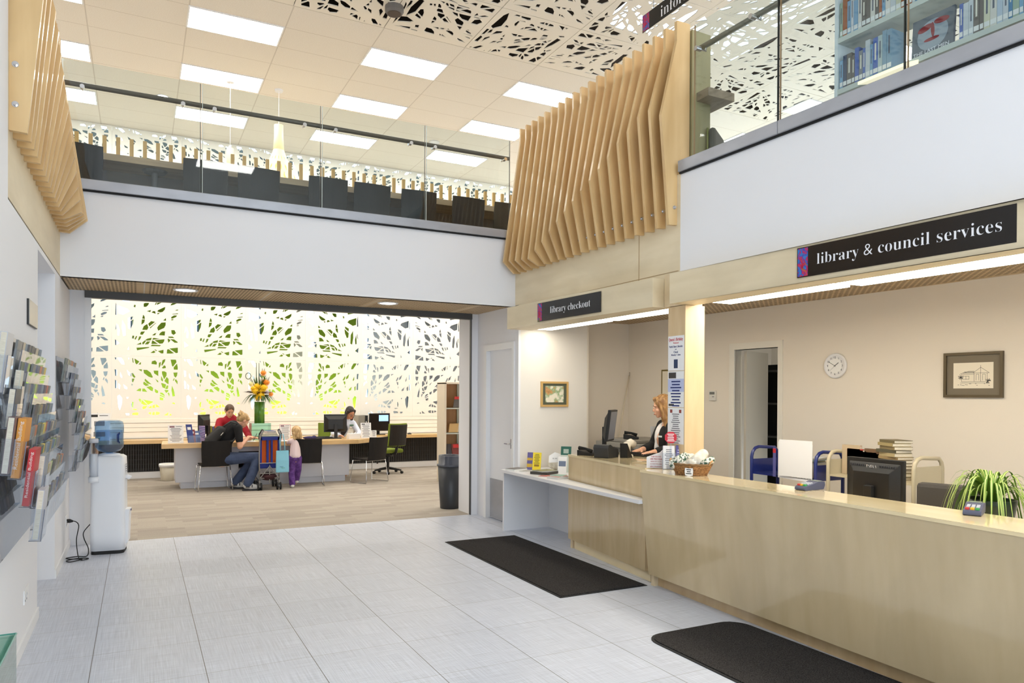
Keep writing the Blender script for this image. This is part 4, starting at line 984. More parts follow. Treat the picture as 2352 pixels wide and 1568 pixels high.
for k, (y, c, hh, lab) in enumerate(((4.16, (190, 170, 140), .25, 'brown backed'), (4.12, (170, 60, 50), .22, 'narrow red'), (4.09, (206, 196, 180), .21, 'cream'), (4.05, (60, 150, 190), .19, 'turquoise'), (3.99, (120, 124, 130), .2, 'grey'), (3.95, (110, 84, 60), .23, 'dark brown'), (3.91, (70, 66, 62), .19, 'black and silver'))):
    bookbox('book', '%s book standing on the cream trolley behind the monitor' % lab, (5.42, y, .9415+hh/2), PI/2+PI, hh*.7, hh, .026, c, 'books standing on the cream trolley', False)
for k, (y, c, dz, lab) in enumerate(((4.66, (222, 206, 120), 0, 'yellow'), (4.62, (120, 180, 205), .014, 'pale turquoise'), (4.60, (206, 208, 206), .028, 'pale grey'))):
    bookbox('folder', '%s folder lying on the navy trolley' % lab, (5.42, y, .876+.135+dz), .2+.1*k, .30, .23, .013, c, 'folders on the navy trolley', True, 'folder')
bookbox('folder', 'pile of paper under the folders on the navy trolley', (5.43, 4.62, .876), .1, .30, .24, .134, (214, 210, 200), 'folders on the navy trolley', True, 'folder')
# printed grids hung over the trolley
t = thing('timetable', 'large white sheet with a printed grid hung over the navy trolley', 'sheet')
T = frame((5.222, 4.79, .86), (.03, -.40, -.015), (0, 0, 1))
MB(T).box(0, 0, 0, .36, .33, .0015).build('paper', paper, t)
mb = MB(T)
for i in range(15): mb.quad((.02, .02+i*.019, .0022), (.34, .02+i*.019, .0022), (.34, .0235+i*.019, .0022), (.02, .0235+i*.019, .0022))
for i in range(12): mb.quad((.02+i*.029, .02, .0022), (.0235+i*.029, .02, .0022), (.0235+i*.029, .286, .0022), (.02+i*.029, .286, .0022))
mb.build('grid', mat('grey grid ink', (110, 112, 118), .8), t)
t = thing('timetable', 'blank white sheet hanging behind the printed grid on the navy trolley', 'sheet'); MB(frame((5.24, 4.47, .88), (.01, -.1, 0), (0, 0, 1))).box(-.30, 0, 0, .04, .33, .0015).build('paper', paper, t)
t = thing('price_strip', 'narrow blue and red card clipped to the navy trolley beside the grid sheet', 'card'); T = frame((5.232, 4.86, .86), (0, -1, 0), (0, 0, 1))
MB(T).box(0, 0, 0, .035, .27, .002).build('card', mat('blue red card', (90, 90, 150), .5), t); rect(T, .0, .22, .035, .26, redink, t, z=.0028)
# dark shelving seen through the store door
t = thing('store_shelving', 'black shelving with binders seen through the open office door', 'shelving')
T = OT
mb = MB(T).box(1.2, 1.2, 0, 2.6, 1.22, 2.0)
mb.build('back', blackm, t)
MB(T).box(1.2, .9, 0, 1.22, 1.2, 2.0).build('side', black, t)
for z in (.3, .7, 1.1, 1.5, 1.9): MB(T).box(1.22, .9, z, 2.6, 1.2, z+.02).build('shelf', mat('dark grey shelf', (60, 58, 56), .5), t)
for k, (s, z, c, lab) in enumerate(((1.80, 1.52, (226, 224, 220), 'white'), (1.70, 1.52, (60, 58, 60), 'black'), (1.79, 1.12, (200, 190, 120), 'yellow'), (1.90, 1.12, (180, 176, 170), 'grey'))):
    o = MB(T).box(s, .92, z, s+.06, 1.16, z+.30).build('binder', mat('binder %s' % lab, c, .5)); tag(o, '%s binder on the black store shelving' % lab, 'binder')
# office chair seat behind the counter
t = thing('office_chair', 'dark grey office chair behind the black monitor at the long counter', 'chair', (5.0, 3.05, 0), .3)
MB().box(-.05, -.22, .55, .03, .22, 1.0).build('backrest', mat('charcoal fabric', (74, 70, 66), .9), t, bevel=.03)
MB().box(-.48, -.23, .42, -.02, .23, .50).build('seat', MATS['charcoal fabric'], t, bevel=.03)
MB().cyl((-.25, 0, .1), (-.25, 0, .42), .03).build('stem', black, t)
for k in range(5):
    a = k*2*PI/5; MB().tube([(-.25, 0, .10), (-.25+.25*math.cos(a), .25*math.sin(a), .06)], [.022, .014]).build('leg', black, t)
    MB().cyl((-.25+.25*math.cos(a)-.015, .25*math.sin(a), .028), (-.25+.25*math.cos(a)+.015, .25*math.sin(a), .028), .027).build('caster', black, t)
# spider plant
t = thing('spider_plant', 'striped spider plant in a dark green pot at the end of the counter', 'plant', (4.68, 2.62, .74))
MB().lathe([(0, 0), (.085, 0), (.12, .10), (.135, .20), (.14, .235), (.125, .235), (.12, .21), (0, .21)], n=28).build('pot', mat('dark green glaze', (44, 56, 44), .3), t, smooth=True)
MB().lathe([(0, .205), (.12, .212)], n=20).build('soil', mat('soil', (60, 46, 34), .9), t)
gr = mat('spider leaf green', (96, 138, 40), .5); st = mat('spider leaf stripe', (206, 214, 130), .5)
m1, m2 = MB(), MB()
for k in range(95):
    a = random.uniform(0, 2*PI); L = random.uniform(.15, .33); up_ = random.uniform(.10, .27); w = random.uniform(.006, .010)
    dx, dy = math.cos(a), math.sin(a); nx, ny = -dy, dx; prev = None; N = 9
    rows_ = []
    for i in range(N+1):
        u = i/N; r_ = .03+L*u*(.55+.45*(1-u*.25)); z = .22+up_*4*u*(1-u*.95)*.75 - L*.85*u*u*u
        ww = w*(1-u**2.2)+.0008
        rows_.append((dx*r_, dy*r_, max(z, .006), ww))
    o1, o2 = len(m1.v), len(m2.v)
    for x, y, z, ww in rows_:
        m1.v += [(x-nx*ww, y-ny*ww, z+ww*.25), (x, y, z), (x+nx*ww, y+ny*ww, z+ww*.25)]
        m2.v += [(x-nx*ww*.35, y-ny*ww*.35, z+.0018), (x+nx*ww*.35, y+ny*ww*.35, z+.0018)]
    for i in range(N):
        for q in (0, 1): m1.f.append((o1+3*i+q, o1+3*i+q+1, o1+3*i+q+4, o1+3*i+q+3)); m1.mi.append(0)
        m2.f.append((o2+2*i, o2+2*i+1, o2+2*i+3, o2+2*i+2)); m2.mi.append(0)
m1.build('leaves', gr, t, smooth=True); m2.build('leaf_stripes', st, t, smooth=True)

# ================================================================ CHAIRS
seatm = mat('black moulded seat', (26, 23, 22), .6, spec=.3)
chr0 = None
def sled_chair(loc, rz, label, group):
    global chr0
    if chr0: return dup(chr0, loc, rz, label, group)
    t = thing('sled_chair', label, 'chair', loc, rz, group)
    # seat faces +y, back at -y
    N = 10
    mb = MB(); secs = []
    for i in range(N+1):
        x = -.215+.43*i/N; dip = .012*(1-(2*i/N-1)**2)
        secs.append([(x, -.19, .435-dip), (x, .20, .445-dip), (x, .225, .425-dip), (x, .22, .418-dip), (x, -.19, .415-dip)])
    loft(mb, secs); mb.build('seat', seatm, t, smooth=False)
    mb = MB(); secs = []
    for i in range(N+1):
        u = 2*i/N-1; x = .215*u; bow = -.035*(1-u*u)
        secs.append([(x*.97, -.19+bow, .425), (x, -.215+bow, .55), (x*1.03, -.235+bow*1.1, .70), (x*1.02, -.255+bow*1.1, .835-.006*(1-u*u)), (x*1.02, -.268+bow*1.1, .833-.006*(1-u*u)), (x*1.03, -.25+bow*1.1, .70), (x, -.23+bow, .55), (x*.97, -.205+bow, .415)])
    loft(mb, secs); mb.build('backrest', seatm, t, smooth=False)
    for s in (-1, 1):
        MB().tube([(s*.225, -.18, .415), (s*.265, -.225, .03), (s*.267, -.215, .01), (s*.262, .20, .01), (s*.258, .215, .03), (s*.235, .17, .405)], .0075).build('leg', chrome, t, smooth=True)
    mb = MB().tube([(-.235, .16, .40), (.235, .16, .40)], .007); mb.build('cross_rail', chrome, t)
    MB().tube([(-.24, -.18, .405), (.24, -.18, .405)], .007).build('cross_rail', chrome, t)
    chr0 = t
    return t
G1 = 'black sled chairs at the ground floor desk'
sled_chair((1.12, 12.98, 0), .06, 'black sled chair on which the woman with the backpack sits', G1)
sled_chair((2.66, 12.96, 0), -.16, 'black sled chair beside the toddler, facing the desk', G1)
sled_chair((3.76, 12.98, 0), .45, 'black sled chair turned sideways at the right end of the desk', G1)
G2 = 'black sled chairs along the upper bench'
UZ = 3.24
for x, r, lab in ((-.56, .1, 'leftmost, cut off by the louvre screen'), (.645, -.03, 'second from the left, at the first joint'), (1.165, .05, 'third from the left'), (1.94, -.02, 'fourth from the left'), (2.445, .03, 'fifth from the left'), (3.045, -.05, 'sixth from the left'), (3.685, .02, 'seventh from the left'), (4.27, .0, 'rightmost, half behind the fins')):
    sled_chair((x, 8.62, UZ), r, 'black chair at the upper bench, %s' % lab, G2)
# upper bench, slats, pendants
t = thing('bench_table', 'long oak bench table along the upper floor edge behind the glass', 'table')
MB().box(-2.2, 8.72, 4.045, 5.2, 9.2, 4.115).build('tabletop', benchw, t)
MB().box(-2.2, 9.14, UZ, 5.2, 9.18, 4.045).build('modesty_panel', wood('dark oak panel', (74, 60, 46), (96, 78, 60), 'x', .5), t)
for x in (-1.2, .16, 2.72, 4.6):
    l_ = MB().cyl((x, 8.92, UZ), (x, 8.92, 4.02), .032, n=16).build('leg', dgrey, t)
    MB().cyl((x, 8.92, UZ), (x, 8.92, UZ+.015), .16, n=24).cyl((x, 8.92, 4.02), (x, 8.92, 4.044), .11, .13, n=20).build('flange', dgrey, l_)
t = thing('slat_screen', 'row of upright oak slats behind the upper bench table', 'screen')
slat = B(-.02, -.015, UZ, .02, .015, 4.46).build('slat', wood('honey slat', (206, 166, 96), (226, 188, 120), 'z', .5), t, (-.47, 9.26, 0))
for k in range(-10, 43):
    if k == 0: continue
    c = slat.copy(); C.objects.link(c); c.location = (-.47+.1335*k, 9.26, 0)
MB().box(-2.2, 9.245, UZ, 5.4, 9.275, UZ+.05).build('base_rail', benchw, t)
pend = mat('pale bamboo veneer', (244, 226, 178), .5, emit=(255, 226, 160), es=.35)
def pendant(label, x, y, ztop, zbot, R, rt):
    t = thing('pendant_lamp', label, 'pendant lamp', (x, y, 0), 0, 'bamboo pendants over the reading void')
    MB().cyl((0, 0, ztop), (0, 0, CZ), .004).build('cord', trimw, t); MB().lathe([(.0, CZ-.03), (.06, CZ-.03), (.07, CZ)], n=16).build('ceiling_rose', trimw, t)
    H = ztop-zbot
    def rad(u):                    # u 0 top .. 1 bottom
        if u < .24: return rt
        v = (u-.24)/.76; return rt+(R-rt)*math.sin(min(1, v*1.28)*PI/2)**1.6*(1 if v < .75 else 1-.9*((v-.75)/.25)**2*.5)
    MB().lathe([(rad(u)-.002, ztop-H*u) for u in (0, .15, .3)], n=24).build('neck', pend, t, smooth=True)
    mb = MB(); K = 18
    for s in (-1, 1):
        for k in range(K):
            pts = []; 
            for i in range(25):
                u = .28+.72*i/24; a = 2*PI*k/K + s*(u-.28)*1.5
                r_ = rad(u); pts.append((r_*math.cos(a), r_*math.sin(a), ztop-H*u))
            w = .011+.0
            o = len(mb.v)
            for i, p in enumerate(pts):
                a = math.atan2(p[1], p[0]); ww = w*(1+1.3*math.sin(PI*i/24))
                tx, ty = -math.sin(a)*ww, math.cos(a)*ww
                mb.v += [(p[0]-tx, p[1]-ty, p[2]), (p[0]+tx, p[1]+ty, p[2])]
            for i in range(24): mb.f.append((o+2*i, o+2*i+1, o+2*i+3, o+2*i+2)); mb.mi.append(0)
    mb.build('woven_strips', pend, t, smooth=True)
    MB().ell((0, 0, zbot+.25), .06).build('bulb', mat('warm bulb', (255, 240, 210), .5, emit=(255, 232, 190), es=6), t)
pendant('large woven bamboo pendant lamp hanging behind the upper bench', 2.05, 12.4, 6.02, 4.6, .36, .075)
pendant('slim bamboo pendant lamp left of the large one behind the upper bench', 1.30, 12.4, 5.52, 4.2, .20, .055)

# ---------------------------------------------------------------- right hand upper floor
RW = lambda s, n, z=0: RT @ Vector((s, n, z))
t = thing('bookshelf', 'grey metal bookshelf full of books behind the right glass balustrade', 'bookshelf')
metal = mat('pale grey shelf metal', (196, 202, 194), .5)
shz = (3.80, 4.165, 4.53, 4.9)
mb = MB(RT).box(1.20, .36, UZ, 1.225, .64, 5.3); mb.build('end_post', mat('white shelf post', (220, 226, 226), .4), t)
for z in shz:
    MB(RT).box(1.225, .36, z-.035, 5.0, .62, z).build('shelf', metal, t)
MB(RT).box(1.225, .60, 3.72, 3.0, .612, 5.3).build('back_panel', mat('brown shelf backing', (132, 110, 88), .8), t) if False else None
t['label'] = t['label']
random.seed(21)
def shelf_books(s0, s1, z, group, where, seedcols, hr=(.20, .27)):
    s = s0; k = 0
    while s < s1:
        th = random.uniform(.018, .038); h = random.uniform(*hr); c = random.choice(seedcols); d = random.uniform(.13, .17)
        nm = cname(c)
        o = MB(RT); o.box(s, .37, z, s+th, .37+d, z+h)
        b = o.build('book', mat('spine %d %d %d' % c, c, .5)); tag(b, '%s spined book %s, %s from the left' % (nm, where, ORD[k] if k < 30 else 'last'), 'book', group)
        MB(RT).box(s+.002, .369, z+.015, s+th-.002, .37, z+.045).build('spine_label', mat('label white', (226, 226, 222), .6), b)
        if k % 3 != 1: MB(RT).box(s+th*.35, .3692, z+h*.4, s+th*.65, .37, z+h*.85).build('spine_title', mat('title print', (90, 96, 110), .6) if sum(c) > 380 else mat('title pale', (220, 216, 200), .6), b)
        s += th+.0015; k += 1
def cname(c):
    r, g, b = c
    if max(c)-min(c) < 26: return 'white' if sum(c) > 600 else 'grey' if sum(c) > 270 else 'black'
    if r >= g and r >= b: return 'brown' if r < 150 else ('red' if g < 110 else 'tan')
    if g >= b: return 'olive' if r > 120 else 'green'
    return 'blue' if r < 150 else 'lilac'
BC = [(70, 100, 170), (176, 190, 204), (206, 204, 176), (120, 160, 190), (140, 50, 46), (96, 90, 84), (200, 202, 204), (156, 90, 50), (190, 196, 200), (60, 120, 160), (150, 170, 150), (40, 60, 90), (210, 206, 196), (120, 124, 130)]
shelf_books(1.235, 2.6, 4.165, 'books on the upper shelf', 'on the second shelf up', BC)
shelf_books(1.235, 2.6, 4.53, 'books on the top shelf', 'on the third shelf up', BC)
shelf_books(1.235, 1.50, 3.80, 'books on the lowest shelf', 'low beside the white post', BC)
shelf_books(2.07, 2.75, 3.80, 'books on the lowest shelf, right part', 'right of the face-out book', BC)
shelf_books(1.53, 1.62, 3.80, 'thick books on the lowest shelf', 'on the lowest shelf, near the light tray', [(120, 150, 170), (170, 186, 186)], (.25, .29))
T = RT @ frame((1.745, .40, 3.802), (1, 0, 0), (0, .08, 1))
t = thing('display_book', 'large grey face-out book titled THE LAST MEN with red shapes', 'book')
MB(T).box(0, 0, -.02, .27, .26, 0).build('cover', mat('slate cover', (92, 100, 110), .4), t)
mb = MB(T)
def blob(cx, cy, rx, ry, rot=0, n=18):
    return [(cx+rx*math.cos(a)*math.cos(rot)-ry*math.sin(a)*math.sin(rot), cy+rx*math.cos(a)*math.sin(rot)+ry*math.sin(a)*math.cos(rot), .0008) for a in [2*PI*i/n for i in range(n)]]
MB(T).quad(*blob(.135, .13, .10, .10)).build('pale_shape', mat('pale grey print', (150, 160, 170), .5), t)
mb = MB(T); 
for q in (blob(.085, .185, .05, .022, .2), blob(.19, .20, .05, .02, -.1), blob(.135, .16, .012, .05, .1), blob(.13, .10, .05, .012)): mb.add([(a, b, .0014) for a, b, c in q], [tuple(range(len(q)))])
mb.build('red_shapes', mat('dark red print', (140, 30, 40), .5), t)
text('THE LAST MEN', T @ Matrix.Translation((.13, .028, .002)), .23, .024, mat('title white', (232, 232, 236), .5), t)
t = thing('light_tray', 'glowing cream light tray under the lowest bookshelf', 'lamp')
MB(RT).prism([(.20, 3.70), (.36, 3.74), (.36, 3.78), (.20, 3.72)], 'x', 1.50, 1.82).build('diffuser', mat('glowing tray', (255, 244, 214), .5, emit=(255, 240, 200), es=.7), t)
for k, (z) in enumerate((4.5, 3.98)):
    T = RT @ frame((1.17, .42, z), (-.05, .3, 0), (.05, 0, 1))
    o = MB(T).box(0, 0, 0, .16, .24, .012).build('display_case', mat('dark case %d' % k, ((60, 62, 64), (130, 140, 150))[k], .4)); tag(o, ('dark flat case hung on the end of the bookshelf, upper one', 'pale blue flat case hung on the end of the bookshelf, lower one')[k], 'case')
t = thing('service_desk', 'mottled brown desk top seen from below through the right glass', 'desk')
MB().box(4.24, 4.66, 4.12, 4.53, 5.7, 4.19).build('top', wood('mottled walnut', (128, 112, 92), (160, 142, 118), 'y', .4), t)
MB().tube([(4.40, 5.3, UZ), (4.40, 5.3, 3.6), (4.40, 5.3, 3.95), (4.38, 5.28, 4.118)], [.03, .04, .05, .12], 12).build('column', mat('dark brown metal', (96, 84, 72), .4), t, smooth=True)
o = MB(RT).box(-.22, .14, 3.30, -.02, .35, 4.72).build('end_board', wood('grey green edge board', (150, 140, 100), (168, 158, 116), 'z', .5)); tag(o, 'upright plywood board behind the end of the right glass', 'board')
t = thing('office_chair', 'olive edged office chair back seen low through the right glass', 'chair', (4.52, 4.86, UZ+.03), .6)
MB().box(-.19, -.03, .42, .19, .03, .64).build('backrest', mat('dark mesh', (72, 72, 66), .8), t, bevel=.028)
MB().box(-.19, .03, .40, .19, .045, .64).build('backrest_edge', mat('olive fabric', (128, 128, 70), .9), t, bevel=.01)
MB().box(-.2, .05, .36, .2, .45, .42).build('seat', MATS['dark mesh'], t); MB().cyl((0, .25, 0), (0, .25, .36), .03).build('stem', black, t)
t = thing('desk_screen', 'pale grey framed desk screen behind the right balustrade', 'screen', (4.75, 5.3, 0), -.35)
B(-.28, 0, UZ, .28, .02, 4.02).build('frame', mat('pale frame', (206, 214, 214), .5), t); B(-.25, -.003, UZ+.1, .25, 0, 3.99).build('panel', mat('grey fabric panel', (180, 186, 184), .9), t)
t = thing('chart', 'yellow and blue striped chart edge beside the right handrail bracket', 'chart'); T = frame((4.34, 4.93, 4.42), (.04, -.02, 0), (0, 0, 1))
MB(T).box(0, 0, 0, .05, .24, .003).build('board', mat('yellow green board', (200, 206, 90), .5), t); mb = MB(T)
for k in range(8): mb.quad((0, .01+k*.029, .004), (.05, .02+k*.029, .004), (.05, .026+k*.029, .004), (0, .016+k*.029, .004))
mb.build('stripes', mat('teal stripe', (30, 110, 130), .5), t)

# ================================================================ BACK ROOM
t = thing('enquiry_desk', 'long beech topped white enquiry desk in the back room', 'desk')
MB().prism([(.34, 13.05), (3.58, 13.05), (4.32, 13.72), (4.10, 13.98), (.38, 13.98)], 'z', .70, .775).build('top', desktop, t, bevel=.003)
bm_ = mat('white desk panel', (214, 216, 224), .5)
MB().box(.56, 13.32, .11, 1.55, 13.9, .70).box(1.55, 13.32, .11, 2.42, 13.9, .30).box(1.55, 13.7, .30, 2.42, 13.9, .70).box(2.42, 13.32, .11, 3.48, 13.9, .70).box(1.55, 13.32, .60, 2.42, 13.7, .70).build('base', bm_, t)
MB().box(.64, 13.37, 0, 3.42, 13.8, .11).build('kickboard', bm_, t)
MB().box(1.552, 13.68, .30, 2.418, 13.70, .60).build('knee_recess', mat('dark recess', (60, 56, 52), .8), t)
for k, (x, c, lab) in enumerate(((1.66, (120, 40, 44), 'dark red'), (1.78, (40, 40, 44), 'black'), (2.2, (44, 44, 48), 'charcoal'), (2.32, (140, 56, 50), 'brick red'))):
    o = B(x, 13.4, .301, x+.09, 13.66, .30+.2).build('document_box', mat('docbox %s' % lab, c, .6)); tag(o, '%s document box in the knee recess of the enquiry desk' % lab, 'box', 'document boxes under the enquiry desk')
t = thing('window_counter', 'beech counter running along the window wall', 'counter')
MB().box(-3.1, 14.98, .665, 6.9, 15.5, .735).build('top', desktop, t, bevel=.003)
for x in (-2.5, 6.7): B(x, 15.05, 0, x+.04, 15.27, .665).build('leg', desktop, t)
monitor('black monitor seen from behind, on the enquiry desk before the woman in glasses', (3.28, 13.55, .776), PI-.12, .42, .33, stand=.12)
monitor('black monitor seen edge on at the left of the enquiry desk', (1.02, 13.62, .776), -PI/2-.5, .40, .34, stand=.12)
monitor('black monitor with a small blue window, on the window counter', (4.62, 15.18, .736), .1, .47, .38, 'window', stand=.08)
keyboard('keyboard', 'black keyboard on the desk in front of the woman in glasses', (3.0, 13.75, .776), PI, .42)
keyboard('keyboard', 'black keyboard beside the blue pouch on the enquiry desk', (3.05, 13.50, .776), .1, .38)
t = thing('pouch', 'dark blue pouch lying on the enquiry desk behind the black chair', 'pouch', (2.78, 13.42, .776)); MB().ell((0, 0, .03), (.12, .05, .03)).ell((.08, 0, .035), (.05, .04, .035)).build('fabric', mat('navy fabric', (40, 36, 84), .8), t, voxel=.01)
t = thing('tissue_box', 'white tissue box with a tissue standing up, on the enquiry desk', 'box', (3.55, 13.28, .776), .15)
MB().box(-.11, -.06, 0, .11, .06, .10).build('box', trimw, t, bevel=.003); MB().prism([(-.05, 0), (.05, 0), (.03, .06), (.05, .13), (0, .09), (-.04, .12), (-.03, .05)], 'y', -.01, .01).build('tissue', paper, t)
t = thing('computer_tower', 'black and grey computer tower on the window counter', 'computer', (4.22, 15.2, .736)); B(-.10, -.18, 0, .04, .2, .42).build('side', mat('grey metal case', (140, 134, 124), .4), t); B(.04, -.19, 0, .10, .2, .42).build('front', black, t)
B(.055, -.192, .2, .07, -.19, .3).build('logo_strip', paper, t)
t = thing('mouse', 'black mouse on the window counter right of the green chair', 'mouse', (5.28, 15.12, .736)); MB().ell((0, 0, .0), (.05, .035, .035)).build('body', black, t)
def stand_sign(label, x, y, z, w, h, rz, head, border=None, n=12):
    t = thing('sign_stand', label, 'sign stand', (x, y, z), rz)
    T = frame((-w/2, 0, 0), (1, 0, 0), (0, .12, 1))
    MB(T).box(0, 0, 0, w, h, .002).build('paper', paper, t)
    MB(T).box(-.004, -.002, -.003, w+.004, .004, .02).build('foot', acryl, t)
    rect(T, w*.1, h*.86, w*.42, h*.95, head, t, z=.0026); rect(T, w*.5, h*.9, w*.9, h*.93, ink, t, z=.0026)
    lines(T @ Matrix.Translation((0, .02, .001)), w, h*.78, n, ink, t, dens=.85)
    if border:
        mb = MB(T)
        for a in ((0, 0, w, .006), (0, h-.006, w, h), (0, 0, .006, h), (w-.006, 0, w, h)): mb.quad((a[0], a[1], .003), (a[2], a[1], .003), (a[2], a[3], .003), (a[0], a[3], .003))
        mb.build('border', border, t)
    return t
stand_sign('white printed notice in a stand at the left end of the enquiry desk', .56, 13.25, .776, .235, .30, 0, mat('plum print', (140, 100, 110), .7))
stand_sign('pink bordered notice standing behind the stroller on the enquiry desk', 2.35, 13.42, .776, .19, .28, 0, mat('plum print', (140, 100, 110), .7), mat('pink border', (206, 130, 140), .7))
stand_sign('white printed notice standing right of the tissue box on the enquiry desk', 3.83, 13.42, .776, .20, .29, 0, ink)
stand_sign('small white card in a stand at the right end of the enquiry desk', 4.02, 13.55, .776, .10, .14, 0, ink, n=5)
stand_sign('white notice with a black oval on the window counter behind the water cooler', -.62, 15.1, .736, .34, .50, 0, mat('black oval print', (36, 34, 34), .7), n=2)
o = MB(frame((-.79, 15.105, .736), (1, 0, 0), (0, .12, 1))).quad(*[(.17+.13*math.cos(a*PI/12), .37+.075*math.sin(a*PI/12), .004) for a in range(24)]).build('black_oval', MATS['black oval print'], bpy.data.objects['sign_stand.004'])
o.location = (.62, -15.1, -.736)
# leaflet holder on the enquiry desk
t = thing('leaflet_holder', 'clear holder of blue and striped leaflets on the left of the enquiry desk', 'leaflet holder', (.88, 13.25, .776))
MB().box(-.13, -.02, 0, .13, .0, .12).box(-.13, .06, 0, .13, .063, .2).build('holder', acryl, t)
for k, (x, h, c, a, lab) in enumerate(((-.09, .31, (44, 58, 130), .05, 'navy'), (-.06, .22, (140, 60, 60), .0, 'red brown'), (.01, .19, (90, 110, 160), 0, 'mid blue'), (.09, .28, (176, 150, 190), -.05, 'pink and blue striped'))):
    T = frame((.88+x-.045, 13.255+.012*k, .777), (1, a, 0), (-.12+.03*k, .15, 1)); o = sheet('leaflet', '%s leaflet in the clear holder on the enquiry desk' % lab, 'leaflet', T, .095, h, m=mat('leaf %s' % lab, c, .4), th=.004)
    if k == 3:
        mb = MB(T)
        for j in range(7): mb.quad((0, .1+j*.026, .0046), (.095, .06+j*.03, .0046), (.095, .072+j*.03, .0046), (0, .112+j*.026, .0046))
        mb.build('stripes', navy, o)
    else: rect(T, .02, h*.7, .075, h*.85, paper, o, z=.0046)
# books between the monitor and the red jumper
for k, (c, lab) in enumerate((((60, 62, 60), 'charcoal'), ((150, 146, 60), 'olive'), ((90, 84, 150), 'violet'), ((200, 110, 50), 'orange'))):
    o = B(1.10+.035*k, 13.78, .776, 1.13+.035*k, 13.93, .776+.24+.01*(k % 2)).build('folder', mat('fold %s' % lab, c, .6)); tag(o, '%s folder standing beside the edge-on monitor on the desk' % lab, 'folder', 'folders beside the monitor')
# flowers
t = thing('glass_plinth', 'green tinted glass block carrying the flower vase on the desk', 'plinth', (1.96, 13.72, .776)); MB().box(-.165, -.165, 0, .165, .165, .30).build('glass', greenglass, t, bevel=.002)
t = thing('flower_vase', 'tall green vase of yellow flowers and foliage on the glass block', 'vase', (1.95, 13.72, 1.077))
vm = mat('green leaf lined vase', (70, 120, 36), .25); noise_col(vm, (50, 100, 26), (98, 150, 52), 10, (3, 3, .3))
MB().lathe([(0, 0), (.088, 0), (.09, .38), (.08, .38), (.08, .34), (0, .34)], n=26).build('vase', vm, t, smooth=True)
yel, orr, dkr, lfm, crm = mat('yellow petals', (250, 206, 24), .6), mat('orange petals', (240, 150, 40), .6), mat('burgundy foliage', (82, 34, 26), .6), mat('dark green foliage', (62, 92, 40), .6), mat('cream petals', (236, 228, 170), .6)
def bloom(x, y, z, r, m, k=0):
    mb = MB()
    for j in range(46):
        ph = math.acos(1-2*(j+.5)/46); th = j*2.4; d = Vector((math.sin(ph)*math.cos(th), math.sin(ph)*math.sin(th), math.cos(ph)))
        a = d.orthogonal().normalized()*r*.22; b_ = d.cross(a).normalized()*r*.22
        mb.quad(d*r*.55-a, d*r-b_*.4, d*r*1.05+a*.2, d*r-(-b_)*.4+a)
    mb.ell((0, 0, 0), r*.72, nu=10, nv=6)
    mb.build('bloom', m, t, (x, y, z))
for x, z, r, m in ((-.13, .62, .05, yel), (.02, .57, .055, yel), (-.06, .66, .06, yel), (.05, .64, .062, yel), (-.10, .57, .055, yel), (-.05, .47, .06, yel), (.0, .50, .06, yel), (.10, .73, .05, orr), (.06, .75, .04, orr), (.17, .52, .04, orr), (-.17, .70, .045, crm), (.04, .90, .05, orr), (.11, .56, .035, mat('silver bud', (190, 180, 190), .6))):
    bloom(x, -.13+random.uniform(-.03, .03), z, r*1.12, m)
def spray(m, n, zc, L, droop, spread, w, nm, up=0.):
    mb = MB()
    for k in range(n):
        a = random.uniform(0, 2*PI); dx, dy = math.cos(a), math.sin(a); l_ = L*random.uniform(.5, 1)
        prev = None; o = len(mb.v); N = 7
        for i in range(N+1):
            u = i/N; r_ = .03+l_*spread*u; z = zc+l_*(up*u*2-droop*u*u)+random.uniform(-.005, .005)
            ww = w*(math.sin(PI*min(1, u*.9+.1)))+.001
            mb.v += [(dx*r_+dy*ww, dy*r_-dx*ww, z), (dx*r_-dy*ww, dy*r_+dx*ww, z+ww*.3)]
        for i in range(N): mb.f.append((o+2*i, o+2*i+1, o+2*i+3, o+2*i+2)); mb.mi.append(0)
    return mb.build(nm, m, t)
spray(dkr, 110, .50, .26, .5, 1.0, .016, 'burgundy_leaves', .35)
spray(lfm, 70, .46, .34, 1.3, .9, .008, 'trailing_leaves', .45)
spray(lfm, 40, .55, .38, .0, .55, .009, 'upright_leaves', .45)
mb = MB()
for x in (-.05, -.01, .04, .07): mb.cyl((x, 0, .4), (x*1.2, 0, .98+.1*(x < 0)), .012, .004, 6)
mb.build('tall_reeds', lfm, t)
mb = MB(); mb.tube([(-.20+.045*math.cos(a*PI/10), -.05, .84+.055*math.sin(a*PI/10)) for a in range(22)], .006); mb.build('leaf_loop', lfm, t)
# open papers and small pens on the desk
T = frame((1.62, 13.12, .777), (1, .1, 0), (-.1, 1, 0)); t = sheet('form', 'white form on the desk being filled in by the seated woman', 'paper', T, .21, .28); lines(T, .21, .28, 10, ink, t)
T = frame((2.12, 13.10, .777), (1, -.3, 0), (.3, 1, 0)); t = sheet('form', 'white sheet on the desk edge in front of the toddler', 'paper', T, .21, .24)
